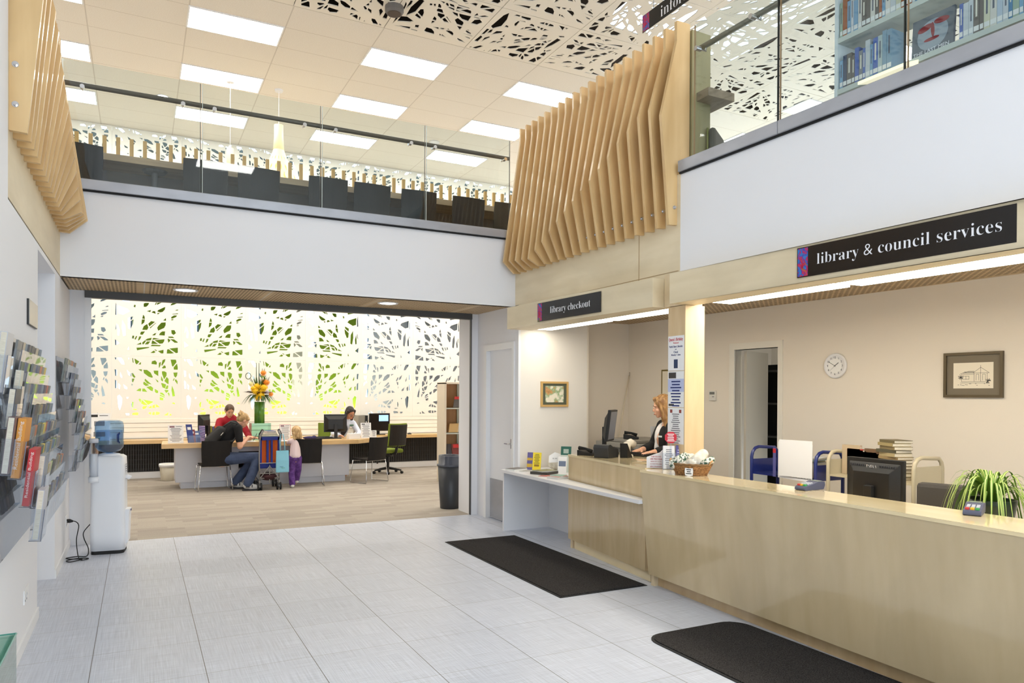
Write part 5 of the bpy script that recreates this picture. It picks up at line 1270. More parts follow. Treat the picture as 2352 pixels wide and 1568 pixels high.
# bins
def bin_(label, loc, r0, r1, h, m, name, liner=None, lid=None):
    t = thing(name, label, 'bin', loc)
    MB().lathe([(0, 0), (r0, 0), (r0+.004, .01), (r1, h), (r1-.008, h), (r0-.005, .02), (0, .02)], n=32).build('body', m, t, smooth=True)
    if liner: MB().lathe([(r1+.004, h-.05), (r1+.012, h-.01), (r1+.004, h+.012), (r1-.02, h-.04)], n=32).build('liner', liner, t, smooth=True)
    if lid: MB().lathe([(r1+.004, h-.03), (r1+.012, h-.02), (r1+.01, h+.0), (r1-.01, h+.01), (r1-.012, h+.125), (r1-.02, h+.13), (r1-.028, h+.12), (r1-.03, h)], n=36).build('collar', lid, t, smooth=True)
    return t
bin_('tall black bin standing inside the wide opening, on the right', (3.93, 9.52, 0), .135, .175, .62, mat('charcoal bin plastic', (46, 48, 52), .4), 'litter_bin', lid=mat('grey bin collar', (70, 74, 84), .25))
bin_('small beige waste bin with a white liner under the window counter', (.50, 14.75, 0), .12, .15, .30, mat('beige ribbed plastic', (196, 188, 168), .5), 'waste_bin', liner=paper)
# bookcases
t = thing('bookcase', 'beech display bookcase at the right of the back room behind the black bin', 'bookcase', (5.0, 12.3, 0))
MB().box(-.04, 0, 0, .0, .36, 1.82).build('side_panel', mat('cream edged side', (226, 214, 194), .5), t)
B(0, .34, 0, 1.4, .36, 1.82).build('back_panel', shelfw, t); B(1.40, 0, 0, 1.44, .36, 1.82).build('side_panel', shelfw, t)
B(-.04, 0, 1.80, 1.44, .36, 1.83).build('top', mat('cream edged side', (226, 214, 194), .5), t)
for z in (.45, .88, 1.34): MB().prism([(.02, z), (.33, z+.0), (.33, z+.02), (.02, z+.02)], 'x', 0, 1.4).build('shelf', metal, t)
B(.34, .30, .1, .37, .33, 1.8).build('upright', metal, t)
for k, (x, z, w, h, c, lab) in enumerate(((.17, 1.365, .12, .21, (90, 84, 80), 'dark booklet with a red label on the top display shelf'), (.31, 1.365, .12, .22, (226, 226, 224), 'white booklet with a red label on the top display shelf'), (.45, 1.365, .12, .22, (120, 110, 104), 'grey booklet on the top display shelf'),
      (.08, .905, .2, .17, (196, 160, 104), 'tan folder leaning on the middle display shelf'), (.26, .905, .14, .18, (236, 232, 220), 'cream folder leaning on the middle display shelf'), (.38, .905, .14, .18, (150, 96, 50), 'brown folder leaning on the middle display shelf'),
      (.0, .475, .06, .22, (56, 62, 84), 'navy book on the lowest display shelf'), (.07, .475, .08, .22, (60, 54, 60), 'black book on the lowest display shelf'), (.16, .475, .14, .22, (120, 50, 44), 'dark red illustrated book on the lowest display shelf'), (.31, .475, .15, .22, (150, 206, 186), 'mint book with a red flower on the lowest display shelf'))):
    T = frame((5.0+x, 12.40, z+.003), (1, 0, 0), (.25 if k < 6 else 0, .25, 1)); o = sheet('booklet', lab, 'book', T, w, h, m=mat('bk %d' % k, c, .5), th=.012, group='books on the display bookcase')
    if k < 2: rect(T, .0, h*.75, w*.8, h, mat('red label', (220, 50, 50), .5), o, z=.0125)
    if k == 8: rect(T, .03, h*.65, w, h*.95, mat('red label', (220, 50, 50), .5), o, z=.0125)
    if k == 9: rect(T, .03, h*.1, w-.03, h*.35, mat('coral flower', (236, 90, 60), .5), o, z=.0125)
t = thing('magazine_trolley', 'brown beech magazine rack on castors behind the water cooler', 'shelving', (-.72, 10.9, 0))
B(-.5, .30, .12, .25, .32, 1.0).build('back_panel', shelfw, t); B(-.5, 0, .98, .27, .32, 1.01).build('top', desktop, t)
B(.23, 0, .12, .25, .30, .98).build('side_panel', shelfw, t)
for z in (.12, .45, .72): B(-.5, 0, z, .25, .30, z+.02).build('shelf', desktop, t)
for x in (-.4, .2): MB().cyl((x-.02, .05, .035), (x+.02, .05, .035), .035).build('caster', rubber, t); B(x-.02, .03, .05, x+.02, .07, .12).build('caster_leg', desktop, t)
for k, (x, z, c) in enumerate(((.02, .745, (230, 222, 206)), (.0, .475, (226, 220, 210)), (.12, .145, (200, 110, 90)))):
    T = frame((-.72+x, 10.98, z), (1, 0, 0), (0, .3, 1)); o = sheet('magazine', 'cream illustrated magazine on the beech rack, %s' % ('top shelf', 'middle shelf', 'bottom shelf')[k], 'magazine', T, .17, .23, m=mat('mg %d' % k, c, .5), th=.01); rect(T, .03, .04, .15, .12, mat('dark patch', (70, 60, 56), .6), o, z=.0108); rect(T, .03, .17, .13, .2, redink, o, z=.0108)
# green office chairs
def green_chair(label, loc, rz):
    t = thing('task_chair', label, 'chair', loc, rz, 'green task chairs behind the desk')
    g = mat('olive green fabric', (116, 132, 40), .9)
    secs = [[(x, -.02-.03*(1-(x/.22)**2), z) for z in (.52, .75, .98)]+[(x, .03-.03*(1-(x/.22)**2), z) for z in (.98, .75, .52)] for x in (-.22, -.16, -.08, 0, .08, .16, .22)]
    loft(MB(Matrix.Translation((0, -.20, 0)) @ Matrix.Rotation(.12, 4, 'X') @ Matrix.Translation((0, 0, .05))), secs).build('backrest', g, t, bevel=.01)
    secs = [[(x*.94, -.045-.03*(1-(x/.22)**2), z) for z in (.54, .75, .96)]+[(x*.94, -.022-.03*(1-(x/.22)**2), z) for z in (.96, .75, .54)] for x in (-.22, -.16, -.08, 0, .08, .16, .22)]
    loft(MB(Matrix.Translation((0, -.20, 0)) @ Matrix.Rotation(.12, 4, 'X') @ Matrix.Translation((0, 0, .05))), secs).build('back_shell', black, t, bevel=.006)
    MB().box(-.23, -.22, .42, .23, .25, .50).build('seat', g, t, bevel=.03)
    MB().tube([(0, -.05, .40), (0, -.25, .42), (0, -.30, .60)], .03, 10).build('back_arm', black, t, smooth=True)
    MB().cyl((0, 0, .10), (0, 0, .42), .028).cyl((0, 0, .34), (0, 0, .42), .09, .12).build('stem', black, t)
    for k in range(5):
        a = k*2*PI/5+.3; l_ = MB().tube([(0, 0, .11), (.28*math.cos(a), .28*math.sin(a), .07)], [.028, .016]).build('leg', black, t)
        MB().cyl((.29*math.cos(a)-.018, .29*math.sin(a), .03), (.29*math.cos(a)+.018, .29*math.sin(a), .03), .03).build('caster', black, l_)
    return t
green_chair('green task chair with a black shell, turned away at the end of the enquiry desk', (4.52, 14.25, 0), .35)
green_chair('green task chair under the woman in glasses', (3.38, 14.42, 0), PI-.2)
green_chair('green task chair under the person in the red jumper', (1.52, 14.45, 0), PI)

# ================================================================ LEFT SIDE OF THE HALL
# water cooler
t = thing('water_cooler', 'white water cooler with a blue bottle standing by the left wall', 'water cooler', (-.255, 8.38, 0), -.10)
cw = mat('cooler white', (234, 236, 240), .35)
def rrect(w, d, r, n=5): return [(sx*(w-r)+r*math.cos(a0+PI/2*k/n), sy*(d-r)+r*math.sin(a0+PI/2*k/n)) for sx, sy, a0 in ((1, 1, 0), (-1, 1, PI/2), (-1, -1, PI), (1, -1, 1.5*PI)) for k in range(n+1)]
secs = []
for z, w, d in ((.035, .152, .15), (.20, .156, .155), (.55, .150, .15), (.85, .150, .15), (.955, .146, .146), (.975, .12, .12)): secs.append([(x, y, z) for x, y in rrect(w, d, .05)])
loft(MB(), secs).build('body', cw, t, smooth=True)
MB().prism(rrect(.146, .145, .05), 'z', 0, .036).build('base', rubber, t)
MB().lathe([(0, .97), (.10, .97), (.10, .985), (.06, .995), (0, .995)], n=28).build('bottle_seat', cw, t, smooth=True)
bot = mat('blue bottle plastic', (120, 170, 220), .08, alpha=1)
bt = thing('water_bottle', '', ''); bpy.data.objects.remove(bt)
bottle = glass_mat('blue water bottle', (186, 212, 236), 1.2, haze=.10)
MB().lathe([(.03, .985), (.035, 1.0), (.10, 1.02), (.128, 1.06), (.13, 1.10), (.126, 1.12), (.126, 1.19), (.130, 1.21), (.130, 1.27), (.122, 1.31), (.09, 1.325), (0, 1.325)], n=36).build('bottle', bottle, t, smooth=True)
MB().lathe([(0, .99), (.09, 1.02), (.118, 1.06), (.12, 1.10), (.118, 1.16), (.117, 1.225), (0, 1.225)], n=36).build('water', glass_mat('water tint', (196, 220, 240), .6), t, smooth=True)
MB().tube([(.10, -.07, 1.10), (.085, -.085, 1.115), (.085, -.085, 1.18), (.10, -.07, 1.20)], .012).build('bottle_grip', glass_mat('grip blue', (120, 160, 210), 1), t, smooth=True)
for s, z in ((.04, .765), (.04, .735)):
    pass
mb = MB(); mb.tube([(.135, -.03, .75), (.17, -.03, .75), (.19, -.03, .735)], .018, 10); mb.build('tap', cw, t, smooth=True)
mb = MB(); mb.tube([(.165, -.03, .765), (.205, -.035, .752)], [.012, .008], 8); mb.build('tap_lever', trimw, t)
MB().tube([(.13, .05, .75), (.165, .05, .75), (.18, .05, .735)], .016, 10).build('tap', mat('pale blue tap', (190, 200, 220), .4), t, smooth=True)
MB().prism([(.13, .05), (.18, .10), (.19, .40), (.195, .43), (.13, .43)], 'y', -.085, .085).build('cup_tray', cw, t, bevel=.012)
B(.196, -.03, .405, .198, .03, .422).build('tray_badge', navy, t)
lines(frame((.1525, -.06, .80), (0, 1, 0), (0, 0, 1)), .10, .09, 4, ink, t)
mb = MB(); mb.lathe([(.036, 0), (.040, 0), (.040, .36), (.036, .36)], n=24, c=(-.115, -.165, .75)); mb.build('cup_tube', acryl, t, smooth=True)
MB().lathe([(0, 0), (.042, 0), (.042, .035), (.036, .042), (0, .042)], n=24, c=(-.115, -.165, 1.11)).build('tube_cap', mat('tube cap', (214, 214, 220), .4), t, smooth=True)
MB().lathe([(.036, 0), (.047, 0), (.047, .055), (.036, .055)], n=24, c=(-.115, -.165, .72)).build('tube_holder', cw, t, smooth=True)
MB().lathe([(.02, 0), (.032, 0), (.034, .24), (.022, .24)], n=18, c=(-.115, -.165, .76)).build('paper_cups', paper, t, smooth=True)
cooler = t
cp_ = [(-.60, 8.43, .325), (-.55, 8.40, .32), (-.52, 8.36, .28), (-.535, 8.30, .16), (-.52, 8.20, .05), (-.50, 8.10, .008), (-.47, 8.02, .006), (-.42, 8.08, .006), (-.52, 8.12, .006), (-.60, 8.05, .006), (-.56, 7.98, .006), (-.47, 8.04, .012), (-.58, 8.12, .006), (-.61, 8.18, .006), (-.52, 8.22, .006), (-.44, 8.18, .01), (-.43, 8.24, .07), (-.47, 8.30, .16), (-.475, 8.34, .22), (-.42, 8.37, .29), (-.402, 8.38, .30)]
def smooth_pts(p, k=5):
    p = [Vector(q) for q in p]; out = []
    for i in range(len(p)-1):
        a, b, c, d = p[max(i-1, 0)], p[i], p[i+1], p[min(i+2, len(p)-1)]
        for j in range(k):
            u = j/k; out.append(.5*((2*b)+(c-a)*u+(2*a-5*b+4*c-d)*u*u+(3*b-3*c+d-a)*u**3))
    return out+[p[-1]]
TI = (Matrix.Translation((-.255, 8.38, 0)) @ Matrix.Rotation(-.10, 4, 'Z')).inverted()
cord = MB(TI).tube(smooth_pts(cp_), .0045, 7).build('power_cord', rubber, cooler, smooth=True)
MB(TI).tube([(-.623, 8.44, .325), (-.60, 8.43, .325), (-.575, 8.415, .323)], [.02, .02, .010], 10).build('plug', black, cord, smooth=True)
def socket(label, y, z, w=.12, h=.075):
    t = thing('power_socket', label, 'socket'); B(XL, y, z, XL+.008, y+w, z+h).build('plate', trimw, t, bevel=.002)
    for k in (0, 1): B(XL+.008, y+.02+k*.06, z+.045, XL+.012, y+.04+k*.06, z+.06).build('switch', mat('switch grey', (206, 206, 208), .4), t)
    mb = MB()
    for k in (0, 1): mb.box(XL+.008, y+.022+k*.06, z+.015, XL+.009, y+.026+k*.06, z+.028).box(XL+.008, y+.034+k*.06, z+.015, XL+.009, y+.038+k*.06, z+.028)
    mb.build('pin_holes', ink, t)
socket('white double power socket low on the near left wall', 5.42, .27, .2, .09)
socket('white power socket with the black plug on the far left wall', 8.38, .27, .13, .11)
t = thing('wall_plaque', 'silvery plaque with a black edge on the left wall above the leaflets', 'plaque', (XL, 5.56, 2.04))
B(0, 0, 0, .012, .43, .165).build('backing', black, t); o = B(.012, .006, .004, .016, .424, .161).build('plate', mat('silver plate', (178, 172, 160), .3, .6), t)
rect(frame((.0165, .424, .004), (0, -1, 0), (0, 0, 1)), .13, .03, .27, .13, mat('dull engraving', (150, 144, 132), .5, .3), t, z=.0008)
t = thing('display_case', 'green edged glass display case at the bottom left corner', 'display case')
for bx in ((XL+.02, 2.4, .472, -.50, 4.05, .48), (-.508, 2.4, 0, -.50, 4.05, .472), (XL+.02, 4.042, 0, -.508, 4.05, .472), (XL+.02, 2.4, .27, -.508, 4.04, .276)):
    B(*bx).build('glass_pane', greenglass, t)
MB().tube([(XL+.02, 4.05, .48), (-.50, 4.05, .48), (-.50, 2.4, .48)], .0035, 6).build('pane_edge', mat('green glass edge', (96, 160, 148), .2), t)
MB().tube([(-.504, 4.046, .48), (-.504, 4.046, 0)], .003, 6).build('pane_edge', MATS['green glass edge'], t)
o = B(-.60, 3.45, .2765, -.52, 3.80, .30).build('book', mat('orange blue book', (206, 140, 80), .5)); tag(o, 'orange book lying in the glass display case', 'book')

# ---------------------------------------------------------------- leaflet racks
LC = [((196, 190, 170), (206, 110, 60), 'orange topped'), ((214, 206, 150), (236, 206, 60), 'yellow topped'), ((150, 152, 146), (110, 112, 112), 'grey'), ((196, 204, 170), (170, 200, 90), 'lime green'), ((170, 176, 190), (40, 56, 110), 'navy topped'), ((206, 200, 188), (130, 126, 120), 'light grey'),
      ((176, 150, 120), (206, 190, 160), 'tan'), ((120, 130, 110), (70, 90, 70), 'dark green'), ((190, 150, 130), (190, 70, 50), 'red topped'), ((214, 212, 204), (90, 120, 150), 'blue topped'), ((110, 104, 100), (60, 56, 56), 'charcoal'), ((200, 186, 140), (150, 130, 80), 'ochre')]
lproto = []
for k, (c1, c2, nm) in enumerate(LC):
    c1 = tuple(v*.6+84 for v in c1); c2 = tuple(v*.72+46 for v in c2)
    mb = MB()                        # faces +x, spans y, stands on z
    mb.m = 0; mb.box(-.012, 0, 0, 0, .098, .15); mb.m = 1; mb.box(-.012, 0, .15, 0, .098, .21); mb.m = 2; mb.box(0, .012, .03, .0006, .086, .10); mb.m = 3
    mb.m = 0; mb.box(-.011, -.0006, .002, -.001, 0, .208)
    m = mat('leaflet body %d' % k, c1, .45); noise_col(m, tuple(v*.72 for v in c1), c1, 26, (1, 1, .3), lo=.4, hi=.6)
    lproto.append(mb.build('leaflet', [m, mat('leaflet head %d' % k, c2, .45), mat('leaflet pic %d' % k, tuple((a*.55+50) for a in c2[::-1]), .5), paper]))
used = set()
def rack(label, rows_, near, far, where, step, skew, group, hold):
    t = thing('leaflet_rack', label, 'leaflet rack')
    zt, zb = rows_[0][1]+.02, rows_[-1][1]-.32
    B(XL, near, zb, XL+.006, far, zt).build('back_sheet', acryl, t)
    for r, (x, ztop, y0, y1) in enumerate(rows_):
        zb = ztop-.205
        mb = MB()
        xf = x+.028; xq = max(x-.048, XL+.008)
        mb.add([(xf+.012, y0, ztop-.05), (xf+.012, y1, ztop-.05), (xf-.012, y1, zb), (xf-.012, y0, zb)], [(0, 1, 2, 3)])
        mb.add([(xf-.012, y0, zb), (xf-.012, y1, zb), (xq, y1, zb), (xq, y0, zb)], [(0, 1, 2, 3)])
        for yy in (y0, y1): mb.add([(xf+.012, yy, ztop-.05), (xf-.012, yy, zb), (xq, yy, zb), (xq+.004, yy, ztop-.05)], [(0, 1, 2, 3)])
        mb.build('pocket', acryl, t)
        MB().tube([(xq, y0, zb), (xf-.012, y0, zb), (xf+.012, y0, ztop-.05)], .0022, 5).build('pocket_edge', mat('smoky edge', (110, 114, 128), .3), t)
        n = int((y1-y0-.01)/.112)
        for k in range(n):
            idx = random.choices(range(len(LC)), (3, 2, 6, 3, 3, 6, 4, 3, 2, 5, 3, 3))[0]; src = lproto[idx]
            if idx in used: o = src.copy(); C.objects.link(o)
            else: o = src; used.add(idx)
            o.location = (x-.012+random.uniform(-.006, .008), y0+.010+k*(y1-y0-.01)/n, zb+.003)
            o.rotation_euler = (random.uniform(-.02, .02), .16+random.uniform(-.03, .03), random.uniform(-.03, .03))
            tag(o, '%s leaflet in %s, %s row down, %s from near end' % (LC[idx][2], where, ORD[r], ORD[k]), 'leaflet', group)
    return t
R1 = [(-.615, 1.89, 4.86, 6.05), (-.595, 1.77, 4.90, 6.05), (-.575, 1.645, 4.98, 6.05), (-.555, 1.52, 5.05, 6.05), (-.535, 1.405, 4.80, 6.05), (-.512, 1.29, 4.72, 6.05), (-.498, 1.165, 4.85, 6.05), (-.485, 1.04, 4.82, 6.05)]
rack('clear leaflet rack on the near left wall, packed with leaflets', R1, 3.7, 6.08, 'the near wall rack', .02, 0, 'leaflets in the near wall rack', 0)
R2 = [(-.585, 1.90, 7.45, 8.70), (-.56, 1.78, 7.85, 8.70), (-.545, 1.65, 7.85, 8.70), (-.525, 1.53, 7.80, 8.70), (-.505, 1.41, 7.95, 8.70), (-.465, 1.29, 7.60, 8.70), (-.47, 1.17, 7.75, 8.70), (-.55, 1.05, 8.15, 8.60)]
rack('clear leaflet rack on the far left wall above the power socket', R2, 7.40, 8.72, 'the far wall rack', .02, 0, 'leaflets in the far wall rack', 0)
# the larger magazines in front
def wallmag(label, y, z, x, w, h, th, c, words=None, foot=None, lean=.11):
    t = thing('magazine', label, 'magazine', (x, y, z)); t.rotation_euler = (0, lean, 0)
    B(-th, 0, 0, 0, w, h).build('cover', mat('wallmag %d %d %d' % c, c, .4), t)
    MB().box(-th+.003, -.0012, .003, -.003, 0, h-.003).build('page_edge', pagem if not words else mat('wallmag %d %d %d' % c, c, .4), t)
    if words: text(words, frame((-th/2, -.0015, h*.55), (0, 0, 1), (-1, 0, 0)), h*.8, th*.55, mat('spine lettering', (236, 230, 222), .5), t)
    mb = MB(); f = th+.012
    mb.add([(.012, -.004, -.006), (.012, w, -.006), (.012, w, h*.62), (.012, -.004, h*.62), (-f, -.004, -.006), (-f, w, -.006), (-f, -.004, h*.62)], [(0, 1, 2, 3), (0, 1, 5, 4), (0, 3, 6, 4)])
    o = mb.build('magazine_pocket', acryl, None, (x, y, z)); o.rotation_euler = (0, lean, 0)
    tag(o, 'clear acrylic pocket holding the %s' % foot, 'pocket')
    MB().tube([(-f, -.004, -.006), (.012, -.004, -.006), (.012, -.004, h*.62)], .0025, 5).build('pocket_edge', MATS['smoky edge'], o)
    return t
wallmag('white magazine at the top of the near rack, at the left frame edge', 4.30, 1.60, -.60, .20, .30, .03, (196, 198, 204), None, 'topmost white magazine')
wallmag('white leaflet pad beside the orange leaflets near the top of the rack', 4.62, 1.50, -.575, .11, .22, .025, (206, 208, 196), None, 'white leaflet pad')
wallmag('dark magazine in the third big pocket of the near rack', 4.42, 1.42, -.57, .21, .20, .03, (56, 60, 76), None, 'dark magazine')
wallmag('dark red and grey magazine low in the big pockets at the frame edge', 4.28, 1.20, -.565, .20, .28, .03, (110, 86, 90), None, 'dark red magazine')
wallmag('thick orange magazine with a white spine title in the near rack', 4.36, 1.17, -.53, .22, .30, .035, (224, 150, 50), 'Residential Building', 'thick orange magazine')
wallmag('red magazine with a white spine title below the orange one', 4.42, 1.02, -.495, .22, .29, .030, (196, 44, 48), 'Residential Building', 'red magazine')
wallmag('white and black magazine below the red one in the near rack', 4.66, .98, -.475, .21, .28, .03, (150, 156, 166), None, 'white and black magazine')
wallmag('grey magazine in the lowest big pocket of the near rack', 4.50, .83, -.462, .22, .26, .03, (196, 198, 206), None, 'lowest grey magazine')

# ================================================================ PUSHCHAIR AND BAGS
tube_m = mat('grey pushchair tube', (150, 148, 146), .35, .5); blu = mat('royal blue fabric', (38, 52, 134), .8); orn = mat('orange fabric', (232, 104, 34), .8)
st_ = thing('pushchair', 'orange and blue pushchair seen from behind in front of the enquiry desk', 'pushchair', (1.95, 12.62, 0), .0)
for s in (-1, 1):
    MB().tube([(s*.155, -.02, .12), (s*.165, -.06, .55), (s*.165, -.10, .82), (s*.16, -.12, .92), (s*.12, -.16, 1.0)], [.012, .012, .012, .02, .02], 10).build('frame_tube', tube_m, st_, smooth=True)
    MB().tube([(s*.168, -.09, .86), (s*.165, -.12, .94), (s*.125, -.155, 1.01)], .020, 10).build('handle', blackm, st_, smooth=True)
    MB().tube([(s*.155, -.02, .12), (s*.16, .42, .20)], .011, 8).build('frame_tube', tube_m, st_)
    for y in (-.03, .42):
        for q in (-1, 1):
            x = s*.155+q*.025; MB().cyl((x-.012, y, .062), (x+.012, y, .062), .060, n=20).build('wheel', rubber, st_)
        MB().cyl((s*.155-.02, y, .062), (s*.155+.02, y, .062), .025, n=12).cyl((s*.155, y, .06), (s*.155, y, .16), .014, n=8).build('axle', tube_m, st_)
for a, b in (((-.155, -.03, .20), (.155, -.03, .20)), ((-.155, -.05, .28), (.155, -.05, .28)), ((-.16, -.06, .45), (.16, -.06, .45)), ((0, -.04, .12), (0, -.06, .42)), ((0, -.06, .40), (-.15, -.04, .20)), ((0, -.06, .40), (.15, -.04, .20))):
    MB().cyl(a, b, .008).build('brace', tube_m, st_)
secs = [[(-.145, -.05+.06*(1-abs(z-.62)), z), (-.06, -.0, z), (.06, -.0, z), (.145, -.05+.06*(1-abs(z-.62)), z), (.145, .05, z), (-.145, .05, z)] for z in (.42, .5, .6, .7, .8, .86)]
loft(MB(), secs).build('seat_back', orn, st_, smooth=False)
MB().box(-.05, -.055, .42, .0-.015, -.02, .88).box(.02, -.055, .42, .05, -.02, .88).box(-.155, -.06, .83, .155, -.03, .89).box(-.155, -.06, .42, -.125, -.02, .88).box(.13, -.06, .42, .155, -.02, .88).build('webbing', blu, st_)
MB().box(-.155, -.03, .36, .155, .32, .44).build('seat_base', blu, st_, bevel=.02)
MB().ell((0, .08, .22), (.14, .16, .07)).build('basket', mat('dark red basket', (60, 26, 32), .8), st_, smooth=True)
for k, (z, c, w, lab) in enumerate(((.895, (190, 200, 180), .25, 'grey green'), (.925, (70, 120, 60), .26, 'green'), (.955, (226, 206, 190), .24, 'cream'), (.985, (48, 70, 150), .15, 'blue'))):
    o = bookbox('book', '%s book lying on top of the pushchair' % lab, (1.95+.02*(k == 3), 12.66, z-.03), .05*k, w, .18, .028, c, 'books on the pushchair')
t = thing('tote_bag', 'pale blue tote bag hanging on the right handle of the pushchair', 'bag', (2.13, 12.46, 0))
tb = mat('pale blue tote', (136, 200, 222), .7)
secs = [[(-.095*a, -.03*b_, z), (.11*a, -.03*b_, z), (.11*a, .03*b_, z), (-.095*a, .03*b_, z)] for z, a, b_ in ((.30, .98, .9), (.315, 1, 1), (.50, 1.0, .8), (.66, .97, .3))]
loft(MB(), secs).build('bag', tb, t, bevel=.004)
for y in (-.012, .012): MB().tube([(-.03, y, .655), (-.035, y, .80), (-.02, y+.02, .93), (.02, y+.02, .93), (.04, y, .80), (.045, y, .655)], .006, 6).build('strap', tb, t, smooth=True)
T = frame((0, -.031, .38), (1, .0, 0), (0, 0, 1)); text('ENVIRO', T @ Matrix.Translation((-.01, .015, .003)), .055, .014, mat('dark blue mark', (30, 70, 150), .6), t)
text('BAG', T @ Matrix.Translation((.015, -.005, .003)), .05, .013, mat('green mark', (50, 130, 60), .6), t)

# ================================================================ PEOPLE
skin = mat('fair skin', (224, 172, 142), .5, spec=.3); skin2 = mat('light brown skin', (196, 140, 108), .5, spec=.3)
eyem = mat('eye dark', (40, 30, 26), .3); lipm = mat('lip', (176, 90, 84), .5); browm = mat('brow', (110, 80, 50), .8)
def hand(mb, w, d, up_, s=1.0, curl=.5, side=1):
    w = Vector(w); d = Vector(d).normalized(); up_ = Vector(up_).normalized(); r = d.cross(up_).normalized(); up_ = r.cross(d)
    pal = w+d*.045*s
    R = Matrix((r, d, up_)).transposed()
    mb.ell(w+d*.05*s, (.038*s, .05*s, .016*s), R, 12, 8)
    mb.cap(w, w+d*.03*s, .024*s, .022*s)
    for k, (o, L) in enumerate(((-.027, .062), (-.009, .072), (.009, .068), (.026, .054))):
        a = w+d*.085*s+r*o*s; m = a+(d*math.cos(curl*.6)-up_*math.sin(curl*.6))*L*.55*s; e = m+(d*math.cos(curl*1.4)-up_*math.sin(curl*1.4))*L*.5*s
        mb.cap(a-d*.015*s, m, .0088*s, .008*s); mb.cap(m, e, .008*s, .0066*s)
    a = w+d*.02*s+r*side*.028*s; m = a+(d*.7+r*side*.6-up_*.3).normalized()*.035*s; e = m+(d*.95+r*side*.1-up_*.3).normalized()*.028*s
    mb.cap(a, m, .011*s, .0095*s); mb.cap(m, e, .0095*s, .0075*s)
def head(mb, c, f, u, s=1.0):
    f = Vector(f).normalized(); u = Vector(u).normalized(); r = f.cross(u).normalized(); u = r.cross(f)
    R = Matrix((r, f, u)).transposed(); P = lambda x, y, z: Vector(c)+(r*x+f*y+u*z)*s
    mb.ell(P(0, -.01, .025), (.074*s, .095*s, .092*s), R)
    mb.ell(P(0, .03, -.035), (.055*s, .062*s, .072*s), R)
    mb.ell(P(0, .062, -.088), (.026*s, .022*s, .022*s), R)
    mb.cap(P(0, .086, .012), P(0, .099, -.026), .008*s, .0115*s)
    mb.ell(P(0, .087, -.062), (.024*s, .011*s, .009*s), R)
    for q in (-1, 1):
        mb.ell(P(q*.074, -.008, -.005), (.010*s, .018*s, .03*s), R)
        mb.ell(P(q*.03, .076, .022), (.02*s, .012*s, .006*s), R)
        mb.ell(P(q*.042, .05, -.03), (.022*s, .028*s, .025*s), R)
    return P, R
def face(P, R, s, parent, glasses=False):
    mb = MB()
    for q in (-1, 1): mb.ell(P(q*.030, .0845, .004), (.0125*s, .006*s, .0065*s), R, 10, 6)
    mb.build('eye', mat('eye white', (236, 230, 226), .3), parent, smooth=True)
    mb = MB()
    for q in (-1, 1): mb.ell(P(q*.030, .0893, .003), (.0056*s, .003*s, .0060*s), R, 10, 6)
    mb.build('iris', eyem, parent, smooth=True)
    mb = MB()
    for q in (-1, 1): mb.ell(P(q*.031, .088, .026), (.019*s, .005*s, .0036*s), R, 10, 6)
    mb.build('eyebrow', browm, parent, smooth=True)
    MB().ell(P(0, .097, -.060), (.021*s, .006*s, .0032*s), R, 10, 6).ell(P(0, .096, -.067), (.017*s, .006*s, .0038*s), R, 10, 6).build('lips', lipm, parent, smooth=True)
    if glasses:
        mb = MB()
        for q in (-1, 1):
            mb.tube([P(q*.032+.021*math.cos(a*PI/8), .102, .003+.016*math.sin(a*PI/8)) for a in range(17)], .0016, 5)
            mb.tube([P(q*.053, .102, .006), P(q*.077, .0, .008)], .0016, 5)
        mb.tube([P(-.011, .104, .006), P(.011, .104, .006)], .0016, 5)
        mb.build('glasses', black, parent)
def limb(mb, pts, rs):
    for i in range(len(pts)-1): mb.cap(pts[i], pts[i+1], rs[i], rs[i+1])
def hairmat(nm, c1, c2):
    m = mat(nm, c1, .55); noise_col(m, c1, c2, 40, (1, 1, .25), bump=.3); return m

# 1 ---- checkout woman: black cardigan, long ginger-blonde hair, looks down to the left
f1 = Vector((-.80, .54, -.20)); hc = Vector((4.97, 6.14, 1.485)); u1 = Vector((-.18, .12, 1))
mb = MB(); P, R = head(mb, hc, f1, u1, 1.0)
limb(mb, [P(0, -.02, -.06), P(0, -.045, -.16)], [.050, .052])
sh = Vector((5.07, 6.17, 1.27)); side = Vector((.38, .92, 0)).normalized()
sl, sr = sh-side*.17, sh+side*.17
chest = sh+Vector((-.02, -.01, -.13)); waist = Vector((5.14, 6.20, .93)); hip = Vector((5.16, 6.21, .82))
mb.ell(chest, (.115, .165, .17), Matrix.Rotation(math.atan2(side.y, side.x)-PI/2, 3, 'Z')); mb.cap(chest, waist, .13, .125); mb.cap(waist, hip, .125, .15); mb.cap(sl, sr, .055, .055); mb.cap(P(0, -.045, -.16), chest, .06, .10)
el, er = Vector((4.93, 5.93, 1.05)), Vector((5.06, 6.40, 1.05)); wl, wr = Vector((4.70, 5.95, 1.02)), Vector((4.74, 6.20, 1.025))
limb(mb, [sl, el, wl], [.05, .042, .028]); limb(mb, [sr, er, wr], [.05, .042, .028])
hand(mb, wl, (-1, .12, -.04), (0, 0, 1), 1, .45, 1); hand(mb, wr, (-1, -.25, -.04), (0, 0, 1), 1, .45, -1)
kl, kr = Vector((4.86, 5.98, .62)), Vector((4.88, 6.3, .62)); fl, fr = Vector((5.0, 6.0, .10)), Vector((5.0, 6.32, .10))
limb(mb, [hip-side*.08, kl+Vector((.1, 0, .12)), fl, fl+Vector((-.14, 0, -.04))], [.085, .062, .045, .035]); limb(mb, [hip+side*.08, kr+Vector((.1, 0, .12)), fr, fr+Vector((-.14, 0, -.04))], [.085, .062, .045, .035])
